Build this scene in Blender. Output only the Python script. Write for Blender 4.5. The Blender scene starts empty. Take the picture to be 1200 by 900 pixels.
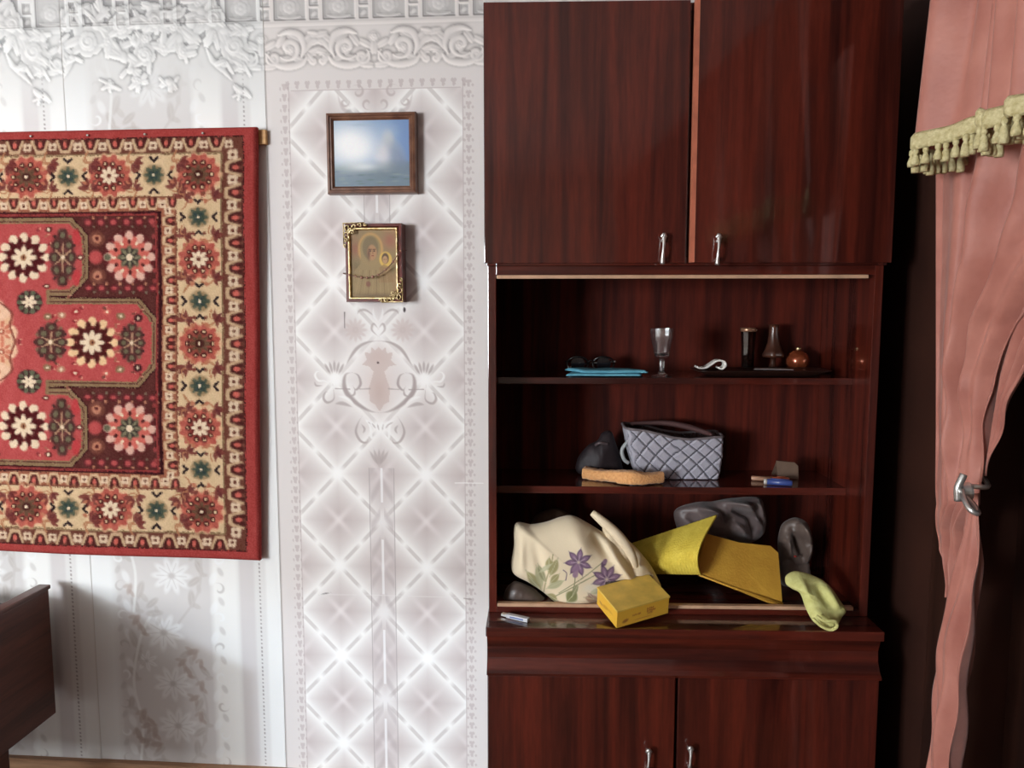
import bpy, bmesh, math, random
import numpy as np
from mathutils import Vector
rnd = random.Random(7)
np.random.seed(7)
PI = math.pi
scene = bpy.context.scene
col = scene.collection

# ------------------------------------------------------------------ camera
YAW, PITCH, CAMH, FPX = math.radians(4.4), math.radians(5.7), 1.35, 900.0
cam_d = bpy.data.cameras.new('camera')
cam = bpy.data.objects.new('camera', cam_d); col.objects.link(cam)
cam.location = (0, 0, CAMH); cam.rotation_euler = (PI/2 - PITCH, 0, YAW)
cam_d.sensor_fit = 'HORIZONTAL'; cam_d.sensor_width = 36; cam_d.lens = 36*FPX/1200
cam_d.clip_start = 0.02
scene.camera = cam

# ------------------------------------------------------------------ light
vs = scene.view_settings
vs.view_transform = 'Standard'; vs.look = 'None'; vs.gamma = 1; vs.use_curve_mapping = False
vs.exposure = 0.13
world = bpy.data.worlds.new('world'); scene.world = world; world.use_nodes = True
world.node_tree.nodes['Background'].inputs[0].default_value = (0.55, 0.7, 1.0, 1)
world.node_tree.nodes['Background'].inputs[1].default_value = 0.6

def area(name, loc, direction, sx, sy, power, colr):
    d = bpy.data.lights.new(name, 'AREA'); d.shape = 'RECTANGLE'; d.size = sx; d.size_y = sy
    d.energy = power; d.color = colr
    o = bpy.data.objects.new(name, d); col.objects.link(o); o.location = loc
    o.rotation_euler = Vector(direction).to_track_quat('-Z', 'Y').to_euler()
    return o
WIN = (-4.35, -2.75, 0.78, 1.90)          # rear window: x0 x1 z0 z1
RY = -2.6                                 # rear wall
area('window_daylight_offscreen', ((WIN[0]+WIN[1])/2, RY-0.12, (WIN[2]+WIN[3])/2), (0, 1, 0), WIN[1]-WIN[0], WIN[3]-WIN[2], 290, (0.90, 0.955, 1.0))
sd = bpy.data.lights.new('sun_offscreen', 'SUN'); sd.energy = 1.05; sd.angle = math.radians(2.2); sd.color = (0.72, 0.86, 1.0)
sun = bpy.data.objects.new('sun_offscreen', sd); col.objects.link(sun)
sun.rotation_euler = Vector((0.555, 0.9, -0.256)).to_track_quat('-Z', 'Y').to_euler()
sun.location = (-5, -6, 4)

# ------------------------------------------------------------------ projection helpers
fw = np.array([-math.sin(YAW)*math.cos(PITCH), math.cos(YAW)*math.cos(PITCH), -math.sin(PITCH)])
rt = np.array([math.cos(YAW), math.sin(YAW), 0.0]); up = np.cross(rt, fw)
C0 = np.array([0, 0, CAMH])
WY = 2.0                                   # back wall
def ray(x, y): return fw + rt*(x-600)/FPX + up*(450-y)/FPX
def W(x, y, Y=WY):
    d = ray(x, y); p = C0 + d*Y/d[1]; return p[0], p[2]
def FZ(x, y, z):
    d = ray(x, y); return C0 + d*(z-CAMH)/d[2]
def XP(x, y, X):
    d = ray(x, y); p = C0 + d*X/d[0]; return p[1], p[2]
CB = math.radians(2.7)
ex = np.array([math.cos(CB), math.sin(CB), 0]); ev = np.array([-math.sin(CB), math.cos(CB), 0])
d_ = ray(572, 450); CO = C0 + d_*1.58/d_[1]; CO[2] = 0
def cab(x, y, v):
    """pixel -> cabinet coordinates (u across, v depth, w height) on the plane at depth v"""
    d = ray(x, y); t = (v - np.dot(C0-CO, ev))/np.dot(d, ev); q = C0 + d*t - CO
    return float(q@ex), float(v), float(q[2])
def cabz(x, y, z):
    q = FZ(x, y, z) - CO; return float(q@ex), float(q@ev), float(z)
def cw(u, v, w): return tuple(CO + ex*u + ev*v + np.array([0, 0, w]))

# ------------------------------------------------------------------ materials
def lin(c):
    c = np.asarray(c, float)/255.0
    return np.where(c <= 0.04045, c/12.92, ((c+0.055)/1.055)**2.4)
def rgba(c): l = lin(c); return (float(l[0]), float(l[1]), float(l[2]), 1)
MATS = {}
def new_mat(name):
    m = bpy.data.materials.new(name); m.use_nodes = True; MATS[name] = m
    nt = m.node_tree; return m, nt, nt.nodes['Principled BSDF']
def sset(b, k, v):
    if k in b.inputs: b.inputs[k].default_value = v
def mat(name, c, rough=0.5, c2=None, nscale=30, bump=0.0, bscale=200, metal=0, coat=0, sheen=0, spec=0.5, stretch=(1, 1, 1), trans=0, ior=1.45, alpha=1):
    m, nt, b = new_mat(name); N = nt.nodes; L = nt.links
    c2 = c2 or tuple(max(0, x*0.86) for x in c)
    tc = N.new('ShaderNodeTexCoord'); mp = N.new('ShaderNodeMapping'); mp.inputs['Scale'].default_value = stretch
    L.new(tc.outputs['Object'], mp.inputs['Vector'])
    n = N.new('ShaderNodeTexNoise'); n.inputs['Scale'].default_value = nscale; n.inputs['Detail'].default_value = 4
    L.new(mp.outputs[0], n.inputs['Vector'])
    r = N.new('ShaderNodeValToRGB'); r.color_ramp.elements[0].position = 0.3; r.color_ramp.elements[1].position = 0.7
    r.color_ramp.elements[0].color = rgba(c2); r.color_ramp.elements[1].color = rgba(c)
    L.new(n.outputs['Fac'], r.inputs[0]); L.new(r.outputs[0], b.inputs['Base Color'])
    sset(b, 'Roughness', rough); sset(b, 'Metallic', metal); sset(b, 'Coat Weight', coat); sset(b, 'Coat Roughness', 0.12)
    sset(b, 'Sheen Weight', sheen); sset(b, 'Specular IOR Level', spec); sset(b, 'Transmission Weight', trans); sset(b, 'IOR', ior); sset(b, 'Alpha', alpha)
    if bump:
        n2 = N.new('ShaderNodeTexNoise'); n2.inputs['Scale'].default_value = bscale; n2.inputs['Detail'].default_value = 3
        L.new(mp.outputs[0], n2.inputs['Vector'])
        bp = N.new('ShaderNodeBump'); bp.inputs['Strength'].default_value = bump; bp.inputs['Distance'].default_value = 0.004
        L.new(n2.outputs['Fac'], bp.inputs['Height']); L.new(bp.outputs[0], b.inputs['Normal'])
    return m
def attr_mat(name, rough=0.8, coat=0, bump=0.15, bscale=900, sheen=0, spec=0.3, coatr=0.05):
    """colour from the printed / woven pattern stored on the mesh, with a fine procedural grain on top"""
    m, nt, b = new_mat(name); N = nt.nodes; L = nt.links
    a = N.new('ShaderNodeAttribute'); a.attribute_name = 'pattern'
    tc = N.new('ShaderNodeTexCoord'); n = N.new('ShaderNodeTexNoise'); n.inputs['Scale'].default_value = bscale
    L.new(tc.outputs['Object'], n.inputs['Vector'])
    mx = N.new('ShaderNodeMix'); mx.data_type = 'RGBA'; mx.blend_type = 'MULTIPLY'; mx.inputs['Factor'].default_value = 0.12
    L.new(a.outputs['Color'], mx.inputs['A']); L.new(n.outputs['Color'], mx.inputs['B']); L.new(mx.outputs['Result'], b.inputs['Base Color'])
    bp = N.new('ShaderNodeBump'); bp.inputs['Strength'].default_value = bump; bp.inputs['Distance'].default_value = 0.002
    L.new(n.outputs['Fac'], bp.inputs['Height']); L.new(bp.outputs[0], b.inputs['Normal'])
    sset(b, 'Roughness', rough); sset(b, 'Coat Weight', coat); sset(b, 'Coat Roughness', coatr); sset(b, 'Sheen Weight', sheen); sset(b, 'Specular IOR Level', spec)
    return m
def wood(name, light, dark, axis='z', rough=0.3, coat=0.5, coat_ior=1.5, coat_rough=0.1, spec=0.5):
    m, nt, b = new_mat(name); N = nt.nodes; L = nt.links
    tc = N.new('ShaderNodeTexCoord'); info = N.new('ShaderNodeObjectInfo')
    sh = N.new('ShaderNodeVectorMath'); sh.operation = 'ADD'
    L.new(tc.outputs['Object'], sh.inputs[0]); L.new(info.outputs['Random'], sh.inputs[1])
    mp = N.new('ShaderNodeMapping'); mp.inputs['Scale'].default_value = {'z': (1, 1, 0.05), 'x': (0.05, 1, 1), 'y': (1, 0.05, 1)}[axis]
    L.new(sh.outputs[0], mp.inputs['Vector'])
    n1 = N.new('ShaderNodeTexNoise'); n1.inputs['Scale'].default_value = 32; n1.inputs['Detail'].default_value = 6; n1.inputs['Distortion'].default_value = 0.6
    L.new(mp.outputs[0], n1.inputs['Vector'])
    r = N.new('ShaderNodeValToRGB'); r.color_ramp.elements[0].position = 0.36; r.color_ramp.elements[1].position = 0.62
    r.color_ramp.elements[0].color = rgba(dark); r.color_ramp.elements[1].color = rgba(light)
    L.new(n1.outputs['Fac'], r.inputs[0])
    mp2 = N.new('ShaderNodeMapping'); mp2.inputs['Scale'].default_value = {'z': (1, 1, 0.12), 'x': (0.12, 1, 1), 'y': (1, 0.12, 1)}[axis]
    L.new(sh.outputs[0], mp2.inputs['Vector'])
    n2 = N.new('ShaderNodeTexNoise'); n2.inputs['Scale'].default_value = 160; n2.inputs['Detail'].default_value = 4
    L.new(mp2.outputs[0], n2.inputs['Vector'])
    mx = N.new('ShaderNodeMix'); mx.data_type = 'RGBA'; mx.blend_type = 'MULTIPLY'; mx.inputs['Factor'].default_value = 0.55
    L.new(r.outputs[0], mx.inputs['A']); L.new(n2.outputs['Fac'], mx.inputs['B']); L.new(mx.outputs['Result'], b.inputs['Base Color'])
    bp = N.new('ShaderNodeBump'); bp.inputs['Strength'].default_value = 0.08; bp.inputs['Distance'].default_value = 0.002
    L.new(n2.outputs['Fac'], bp.inputs['Height']); L.new(bp.outputs[0], b.inputs['Normal'])
    sset(b, 'Roughness', rough); sset(b, 'Coat Weight', coat); sset(b, 'Coat Roughness', coat_rough); sset(b, 'Coat IOR', coat_ior); sset(b, 'Specular IOR Level', spec)
    return m

M_WOOD = wood('mahogany', (104, 37, 23), (60, 18, 11), 'z', 0.5, 1.0, 1.7, 0.07, 0.2)
M_WOODX = wood('mahogany_across', (104, 37, 23), (60, 18, 11), 'x', 0.5, 1.0, 1.7, 0.07, 0.2)
M_BACK = wood('mahogany_back', (104, 37, 23), (60, 18, 11), 'z', 0.6, 0.0, spec=0.2)
M_TRACK = mat('pale_plastic_track', (214, 172, 140), 0.4)
M_EDGE = mat('pink_edge_band', (205, 120, 92), 0.45)
M_CHROME = mat('chrome', (235, 235, 232), 0.28, (215, 215, 212), metal=0.85)
M_BRASS = mat('brass', (226, 208, 164), 0.34, (176, 150, 100), 120, metal=1, bump=0.3, bscale=400)
M_DOORW = wood('dark_door_wood', (62, 34, 25), (46, 24, 17), 'z', 0.6, 0.0, spec=0.2)
M_BED = wood('bed_board', (112, 60, 44), (78, 36, 26), 'y', 0.4, 0.3)
M_PLASTER = mat('wall_paint', (226, 220, 210), 0.85, (216, 210, 200), 6)
M_WALLDK = mat('brown_wall_paint', (62, 34, 25), 0.8, (50, 26, 19), 6, spec=0.2)
M_CEIL = mat('ceiling_white', (236, 236, 232), 0.9)
M_BASEB = wood('painted_baseboard', (206, 160, 120), (180, 132, 94), 'x', 0.5, 0.1)
M_CURT = mat('pink_satin', (186, 124, 109), 0.5, (166, 103, 90), 14, bump=0.55, bscale=30, sheen=0.25, spec=0.35)
M_FRINGE = mat('cream_fringe', (216, 206, 160), 0.7, (182, 168, 118), 160, bump=0.5, bscale=300)

# ------------------------------------------------------------------ mesh helpers
def setp(o, label=None, cat=None, group=None, kind=None):
    if label: o['label'] = label
    if cat: o['category'] = cat
    if group: o['group'] = group
    if kind: o['kind'] = kind
    return o
def thing(name, label, cat, loc=(0, 0, 0), rz=0, group=None):
    o = bpy.data.objects.new(name, None); col.objects.link(o); o.empty_display_size = 0.02
    o.location = loc; o.rotation_euler = (0, 0, rz); return setp(o, label, cat, group)
def link(name, me, m, parent=None, smooth=False):
    o = bpy.data.objects.new(name, me); col.objects.link(o)
    if m is not None and not me.materials: me.materials.append(m)
    if parent: o.parent = parent
    if smooth: me.shade_smooth()
    return o
def obj(name, bm, m, parent=None, smooth=False):
    me = bpy.data.meshes.new(name)
    bmesh.ops.recalc_face_normals(bm, faces=bm.faces)
    bm.to_mesh(me); bm.free(); return link(name, me, m, parent, smooth)
def pyobj(name, V, Fc, m, parent=None, smooth=True):
    me = bpy.data.meshes.new(name); me.from_pydata([tuple(map(float, v)) for v in V], [], Fc); me.update()
    return link(name, me, m, parent, smooth)
def bx(bm, x0, x1, y0, y1, z0, z1, bev=0.0):
    vs_ = [bm.verts.new((x, y, z)) for x in (x0, x1) for y in (y0, y1) for z in (z0, z1)]
    fs = [(0, 1, 3, 2), (4, 6, 7, 5), (0, 4, 5, 1), (2, 3, 7, 6), (0, 2, 6, 4), (1, 5, 7, 3)]
    fa = [bm.faces.new([vs_[i] for i in f]) for f in fs]
    if bev:
        es = list({e for f in fa for e in f.edges})
        bmesh.ops.bevel(bm, geom=es, offset=bev, segments=2, affect='EDGES', profile=0.6)
    return bm
def box(name, x0, x1, y0, y1, z0, z1, m, parent=None, bev=0.0):
    return obj(name, bx(bmesh.new(), x0, x1, y0, y1, z0, z1, bev), m, parent)
def lathe(name, prof, seg, m, parent=None, at=(0, 0, 0), smooth=True, flute=None):
    V = []; Fc = []
    n = len(prof)
    for i, (r, z) in enumerate(prof):
        for k in range(seg):
            a = 2*PI*k/seg; rr = r*(flute(i/(n-1), a) if flute else 1)
            V.append((at[0]+rr*math.cos(a), at[1]+rr*math.sin(a), at[2]+z))
    for i in range(n-1):
        for k in range(seg):
            k2 = (k+1) % seg; Fc.append((i*seg+k, i*seg+k2, (i+1)*seg+k2, (i+1)*seg+k))
    Fc.append(tuple(range(seg))[::-1]); Fc.append(tuple((n-1)*seg+k for k in range(seg)))
    return pyobj(name, V, Fc, m, parent, smooth)
def smoothpath(pts, n):
    p = np.array(pts, float); t = np.linspace(0, len(p)-1, n); out = []
    for s in t:
        i = min(int(s), len(p)-2); f = s-i
        p0, p1, p2, p3 = p[max(i-1, 0)], p[i], p[i+1], p[min(i+2, len(p)-1)]
        out.append(0.5*((2*p1)+(-p0+p2)*f+(2*p0-5*p1+4*p2-p3)*f*f+(-p0+3*p1-3*p2+p3)*f**3))
    return np.array(out)
def tube_geo(path, rad, seg=8):
    P = np.array(path, float); n = len(P); V = []; Fc = []
    T = np.gradient(P, axis=0); T /= np.linalg.norm(T, axis=1)[:, None]+1e-12
    a = np.array([0, 0, 1.0]) if abs(T[0][2]) < 0.9 else np.array([1.0, 0, 0])
    nv = np.cross(T[0], a); nv /= np.linalg.norm(nv)
    for i in range(n):
        nv = nv - T[i]*np.dot(nv, T[i]); nv /= np.linalg.norm(nv); b = np.cross(T[i], nv)
        r = rad(i/(n-1)) if callable(rad) else rad
        for k in range(seg):
            an = 2*PI*k/seg; V.append(P[i]+r*(nv*math.cos(an)+b*math.sin(an)))
    for i in range(n-1):
        for k in range(seg):
            k2 = (k+1) % seg; Fc.append((i*seg+k, i*seg+k2, (i+1)*seg+k2, (i+1)*seg+k))
    Fc.append(tuple(range(seg))[::-1]); Fc.append(tuple((n-1)*seg+k for k in range(seg)))
    return V, Fc
def tube(name, path, rad, m, parent=None, seg=8):
    V, Fc = tube_geo(path, rad, seg); return pyobj(name, V, Fc, m, parent)
def grid_mesh(name, P, colors=None, extra_back=None):
    """P: rows x cols x 3 numpy; fast mesh with optional colour pattern; extra_back: thickness vector for a closed slab"""
    nr, nc = P.shape[:2]
    V = P.reshape(-1, 3)
    idx = np.arange(nr*nc).reshape(nr, nc)
    Q = np.stack([idx[:-1, :-1], idx[:-1, 1:], idx[1:, 1:], idx[1:, :-1]], -1).reshape(-1, 4)
    cl = None if colors is None else colors.reshape(-1, 3)
    if extra_back is not None:
        ring = np.concatenate([idx[0, :], idx[1:, -1], idx[-1, -2::-1], idx[-2:0:-1, 0]])
        nb = len(ring); B = V[ring] + np.array(extra_back)
        base = len(V); V = np.concatenate([V, B])
        j = np.arange(nb); j2 = (j+1) % nb
        S = np.stack([ring[j], base+j, base+j2, ring[j2]], -1)
        Q = np.concatenate([Q, S])
        if cl is not None: cl = np.concatenate([cl, cl[ring]])
    me = bpy.data.meshes.new(name)
    ng = 1 if extra_back is not None else 0
    nl = Q.size + (nb if ng else 0)
    me.vertices.add(len(V)); me.vertices.foreach_set('co', V.astype(np.float32).ravel())
    me.loops.add(nl); me.polygons.add(len(Q)+ng)
    li = Q.ravel(); ls = np.arange(len(Q))*4
    if ng: li = np.concatenate([li, (base+np.arange(nb))[::-1]]); ls = np.concatenate([ls, [Q.size]])
    me.loops.foreach_set('vertex_index', li.astype(np.int32)); me.polygons.foreach_set('loop_start', ls.astype(np.int32))
    me.update(calc_edges=True); me.validate()
    if cl is not None: pattern(me, cl)
    return me
def pattern(me, cl):
    a = me.color_attributes.new('pattern', 'FLOAT_COLOR', 'POINT')
    c = np.ones((len(cl), 4), np.float32); c[:, :3] = lin(np.clip(cl, 0, 255))
    a.data.foreach_set('color', c.ravel())
def vnoise(p, freq, seed=0):
    """cheap smooth pseudo-noise from summed sines, p: (...,3)"""
    r = np.random.RandomState(seed); s = 0
    for k in range(5):
        w = r.normal(size=3); w /= np.linalg.norm(w); s = s + np.sin((p@w)*freq*(0.7+0.35*k)+r.uniform(0, 6.28))/(1+0.4*k)
    return s/2.2
def resample(pts, n, closed=True, smooth=True):
    p = np.array(pts, float)
    if smooth:
        q = np.concatenate([p[-2:], p, p[:3]]) if closed else p
        s = smoothpath(q, 40*len(q))
        if closed: s = s[80:80+40*len(p)+ (len(q)-1-len(p)-2)*0]
        # cut exactly one loop
        if closed:
            full = smoothpath(np.concatenate([p[-1:], p, p[:2]]), (len(p)+2)*40+1); s = full[40:40+len(p)*40]
        p = s
    if closed: p = np.concatenate([p, p[:1]])
    L_ = np.concatenate([[0], np.cumsum(np.linalg.norm(np.diff(p, axis=0), axis=1))])
    t = np.linspace(0, L_[-1], n+1)[:-1] if closed else np.linspace(0, L_[-1], n)
    return np.stack([np.interp(t, L_, p[:, k]) for k in range(p.shape[1])], -1)
def pillow(outline, n=160, rings=40, front=0.03, back=0.01, smooth=True, power=0.5, centre=None):
    """closed body from an outline in the (u,w) plane: returns V (u, v, w), faces, and flat (u,w); front bulges to -v"""
    o = resample(outline, n, True, smooth); c = o.mean(0) if centre is None else np.array(centre)
    V = []; flat = []; Fc = []
    for side, T in ((-1, front), (1, back)):
        for i in range(rings+1):
            t = (i/rings)
            t = math.sin(t*PI/2)
            h = T*(max(0, 1-t*t))**power
            for k in range(n):
                q = c+(o[k]-c)*t; V.append((q[0], side*h, q[1])); flat.append(q)
    m_ = (rings+1)*n
    for s in (0, 1):
        for i in range(rings):
            for k in range(n):
                k2 = (k+1) % n; a, b, c_, d = s*m_+i*n+k, s*m_+i*n+k2, s*m_+(i+1)*n+k2, s*m_+(i+1)*n+k
                Fc.append((a, b, c_, d) if s else (a, d, c_, b))
    return np.array(V), Fc, np.array(flat)
def weld(o, dist=1e-5):
    bm = bmesh.new(); bm.from_mesh(o.data); bmesh.ops.remove_doubles(bm, verts=bm.verts, dist=dist)
    bmesh.ops.recalc_face_normals(bm, faces=bm.faces); bm.to_mesh(o.data); bm.free(); o.data.shade_smooth(); return o

# ------------------------------------------------------------------ painter for prints and weaves (regular grid or any point set)
class Paint:
    def __init__(s, X, Z, base):
        s.X, s.Z = X.astype(np.float64), Z.astype(np.float64); s.shape = X.shape
        s.x, s.z = s.X.ravel(), s.Z.ravel()
        s.c = np.empty((s.x.size, 3)); s.c[:] = base
        s.h = np.zeros(s.x.size); s.pad = 0.0
        s.reg = X.ndim == 2 and np.allclose(X[0], X[-1]) and np.allclose(Z[:, 0], Z[:, -1])
        if s.reg: s.gx = X[0]; s.gz = Z[:, 0]; s.nc = X.shape[1]
    def near(s, x0, x1, z0, z1):
        if s.reg:
            x0, x1, z0, z1 = x0-s.pad, x1+s.pad, z0-s.pad, z1+s.pad
            i0, i1 = np.searchsorted(s.gx, [x0, x1]); g = s.gz
            if g[0] > g[-1]: j0, j1 = np.searchsorted(-g, [-z1, -z0])
            else: j0, j1 = np.searchsorted(g, [z0, z1])
            return (np.arange(j0, j1)[:, None]*s.nc+np.arange(i0, i1)[None, :]).ravel()
        return np.flatnonzero((s.x > x0) & (s.x < x1) & (s.z > z0) & (s.z < z1))
    def mix(s, i, m, c):
        if len(i): s.c[i] += (np.asarray(c, float)-s.c[i])*np.clip(m, 0, 1)[:, None]
    def ell(s, cx, cz, rx, rz, c, rot=0, soft=0.15, a=1):
        R = max(rx, rz)*(1+soft)+1e-6; i = s.near(cx-R, cx+R, cz-R, cz+R)
        if not len(i): return
        dx, dz = s.x[i]-cx, s.z[i]-cz; co, si = math.cos(rot), math.sin(rot)
        r = np.hypot((dx*co+dz*si)/rx, (-dx*si+dz*co)/rz)
        s.mix(i, a*np.clip((1+soft-r)/(2*soft+1e-6), 0, 1), c)
    def gauss(s, cx, cz, rx, rz, c, a=1):
        i = s.near(cx-3*rx, cx+3*rx, cz-3*rz, cz+3*rz)
        if len(i): s.mix(i, a*np.exp(-((s.x[i]-cx)/rx)**2-((s.z[i]-cz)/rz)**2), c)
    def rect(s, x0, x1, z0, z1, c, a=1, soft=0):
        i = s.near(x0-soft, x1+soft, z0-soft, z1+soft)
        if len(i):
            if soft:
                d = np.minimum(np.minimum(s.x[i]-x0, x1-s.x[i]), np.minimum(s.z[i]-z0, z1-s.z[i])); s.mix(i, a*np.clip((d+soft)/(2*soft), 0, 1), c)
            else: s.mix(i, a*((s.x[i] >= x0) & (s.x[i] < x1) & (s.z[i] >= z0) & (s.z[i] < z1)), c)
    def poly(s, pts, c, a=1):
        p = np.array(pts, float); i = s.near(p[:, 0].min(), p[:, 0].max(), p[:, 1].min(), p[:, 1].max())
        if not len(i): return
        x, z = s.x[i], s.z[i]; ins = np.zeros(len(i), bool)
        for k in range(len(p)):
            (xa, za), (xb, zb) = p[k], p[k-1]
            if za == zb: continue
            cr = ((za > z) != (zb > z)) & (x < (xb-xa)*(z-za)/(zb-za)+xa); ins ^= cr
        s.mix(i, ins*a, c)
    def dist(s, pts, w):
        p = np.array(pts, float); i = s.near(p[:, 0].min()-w, p[:, 0].max()+w, p[:, 1].min()-w, p[:, 1].max()+w)
        D = np.full(len(i), 1e9); T = np.zeros(len(i)); x, z = s.x[i], s.z[i]; n = len(p)-1
        for k in range(n):
            a, b = p[k], p[k+1]; d = b-a; q = np.clip(((x-a[0])*d[0]+(z-a[1])*d[1])/(d@d+1e-15), 0, 1)
            dd = np.hypot(x-a[0]-q*d[0], z-a[1]-q*d[1]); m = dd < D; D[m] = dd[m]; T[m] = (k+q[m])/n
        return i, D, T
    def line(s, pts, w, c, a=1, soft=0.4, taper=False):
        i, D, T = s.dist(pts, w*(1+soft))
        if len(i):
            ww = w*(np.sin(PI*np.clip(T, 0.06, 0.94))) if taper else w
            s.mix(i, a*np.clip((ww*(1+soft)-D)/(2*soft*w+1e-9), 0, 1), c)
    # --- height stamps for the moulded look of the printed frieze
    def hb(s, cx, cz, rx, rz, h, rot=0, base=0, p=0.5):
        R = max(rx, rz); i = s.near(cx-R, cx+R, cz-R, cz+R)
        if not len(i): return
        dx, dz = s.x[i]-cx, s.z[i]-cz; co, si = math.cos(rot), math.sin(rot)
        r2 = ((dx*co+dz*si)/rx)**2+((-dx*si+dz*co)/rz)**2; m = r2 < 1
        s.h[i[m]] = np.maximum(s.h[i[m]], base+h*(1-r2[m])**p)
    def hl(s, pts, w, h, base=0, taper=True):
        i, D, T = s.dist(pts, w)
        if not len(i): return
        ww = w*(0.25+0.75*np.sin(PI*np.clip(T, 0.0, 1))) if taper else w
        m = D < ww; r = (D/ww)[m]; s.h[i[m]] = np.maximum(s.h[i[m]], base+h*np.sqrt(1-r*r))
def spiral(cx, cz, r, turns, a0, flip=1, n=26, r1=0.12):
    return [(cx+flip*(r*(1-t)+r*r1*t)*math.cos(a0+turns*2*PI*t), cz+(r*(1-t)+r*r1*t)*math.sin(a0+turns*2*PI*t)) for t in np.linspace(0, 1, n)]
def catm(pts, n=24): return smoothpath(pts, n)

# ------------------------------------------------------------------ the room
def struct(name, x0, x1, y0, y1, z0, z1, m, parent=None):
    o = box(name, x0, x1, y0, y1, z0, z1, m, parent); o['kind'] = 'structure'; return o
XL, XR, CZ = -4.9, 0.72, 2.24
floor = struct('floor', XL-0.1, XR+1.0, RY-0.1, WY+0.1, -0.06, 0, wood('floor_boards', (132, 84, 52), (104, 62, 36), 'x', 0.5, 0.15))
ceiling = struct('ceiling', XL-0.1, XR+0.2, RY-0.1, WY+0.1, CZ, CZ+0.08, M_CEIL)
wall_back = struct('wall_back', XL-0.1, XR+0.15, WY, WY+0.1, 0, CZ, M_PLASTER)
wall_left = struct('wall_left', XL-0.1, XL, RY, WY, 0, CZ, M_PLASTER)
bm = bmesh.new()
bx(bm, XL, WIN[0], RY-0.12, RY, 0, CZ); bx(bm, WIN[1], XR+0.15, RY-0.12, RY, 0, CZ)
bx(bm, WIN[0], WIN[1], RY-0.12, RY, 0, WIN[2]); bx(bm, WIN[0], WIN[1], RY-0.12, RY, WIN[3], CZ)
wall_rear = obj('wall_rear', bm, M_PLASTER); wall_rear['kind'] = 'structure'
DY0, DY1, DZ = 0.62, 1.40, 1.98            # doorway in the right wall
bm = bmesh.new()
bx(bm, XR, XR+0.12, DY1, WY, 0, CZ); bx(bm, XR, XR+0.12, RY, DY0, 0, CZ); bx(bm, XR, XR+0.12, DY0, DY1, DZ, CZ)
wall_right = obj('wall_right', bm, M_WALLDK); wall_right['kind'] = 'structure'
trim = thing('trim_1', None, None); trim['kind'] = 'structure'
box('casing_board', XR-0.02, XR, DY1, DY1+0.11, 0, DZ+0.09, M_DOORW, trim, 0.003)
box('casing_board', XR-0.02, XR, DY0-0.11, DY0, 0, DZ+0.09, M_DOORW, trim, 0.003)
box('casing_board', XR-0.02, XR, DY0, DY1, DZ, DZ+0.09, M_DOORW, trim, 0.003)
door = thing('door_1', None, None, (XR+0.06, DY0, 0)); door['kind'] = 'structure'
M_LEAF = wood('brown_door_leaf', (62, 34, 25), (46, 24, 17), 'z', 0.6, 0.0, spec=0.2)
box('door_leaf', 0.012, 0.05, 0.005, DY1-DY0-0.005, 0.01, DZ-0.005, M_LEAF, door)
for (a, b) in ((0.12, 0.9), (1.02, 1.86)):
    box('door_panel', 0.0, 0.014, 0.13, 0.65, a, b, M_LEAF, door, 0.006)
M_WINW = mat('white_window_paint', (236, 236, 230), 0.4)
for nm, wn in (('window_1', WIN),):
    win = thing(nm, None, None, (0, RY-0.06, 0)); win['kind'] = 'structure'
    for (a, b, c, d) in ((wn[0], wn[0]+0.045, wn[2], wn[3]), (wn[1]-0.045, wn[1], wn[2], wn[3]), (wn[0]+0.045, wn[1]-0.045, wn[2], wn[2]+0.045), (wn[0]+0.045, wn[1]-0.045, wn[3]-0.045, wn[3])):
        box('window_frame', a, b, -0.02, 0.02, c, d, M_WINW, win)
    box('window_sill', wn[0]-0.05, wn[1]+0.05, 0.06, 0.16, wn[2]-0.03, wn[2], M_WINW, win)
bb = struct('baseboard_back', XL, -0.10, WY-0.018, WY, 0, 0.055, M_BASEB)

# ------------------------------------------------------------------ wallpaper strips
SA, SB, SC, SD = -1.888, -1.341, -0.794, -0.209     # seams
def blur(a, k):
    for ax in (0, 1):
        p = np.pad(a, [(k+1, k) if i == ax else (0, 0) for i in (0, 1)], mode='edge'); cs = np.cumsum(p, axis=ax)
        a = (np.take(cs, range(2*k+1, cs.shape[ax]), ax)-np.take(cs, range(0, cs.shape[ax]-2*k-1), ax))/(2*k+1)
    return a
def petal_flower(P, cx, cz, r, h, base, n=5, rot=0, rag=0.0):
    for ring, (rr, hh) in enumerate(((0.62, 0.55), (0.36, 0.8))):
        for k in range(n):
            a = rot+ring*0.6+2*PI*k/n
            P.hb(cx+rr*r*math.cos(a), cz+rr*r*math.sin(a), r*0.46*(1-0.3*ring), r*0.36*(1-0.3*ring), h*hh*0.5, a+PI/2, base+h*0.35*ring)
    P.hb(cx, cz, r*0.2, r*0.2, h*0.4, 0, base+h*0.6)
def leaf(P, cx, cz, l, w, rot, h, base=0):
    c, s_ = math.cos(rot), math.sin(rot)
    P.hb(cx+w*0.3*-s_, cz+w*0.3*c, l, w*0.62, h, rot, base); P.hb(cx-w*0.3*-s_, cz-w*0.3*c, l, w*0.62, h*0.8, rot, base)
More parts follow.
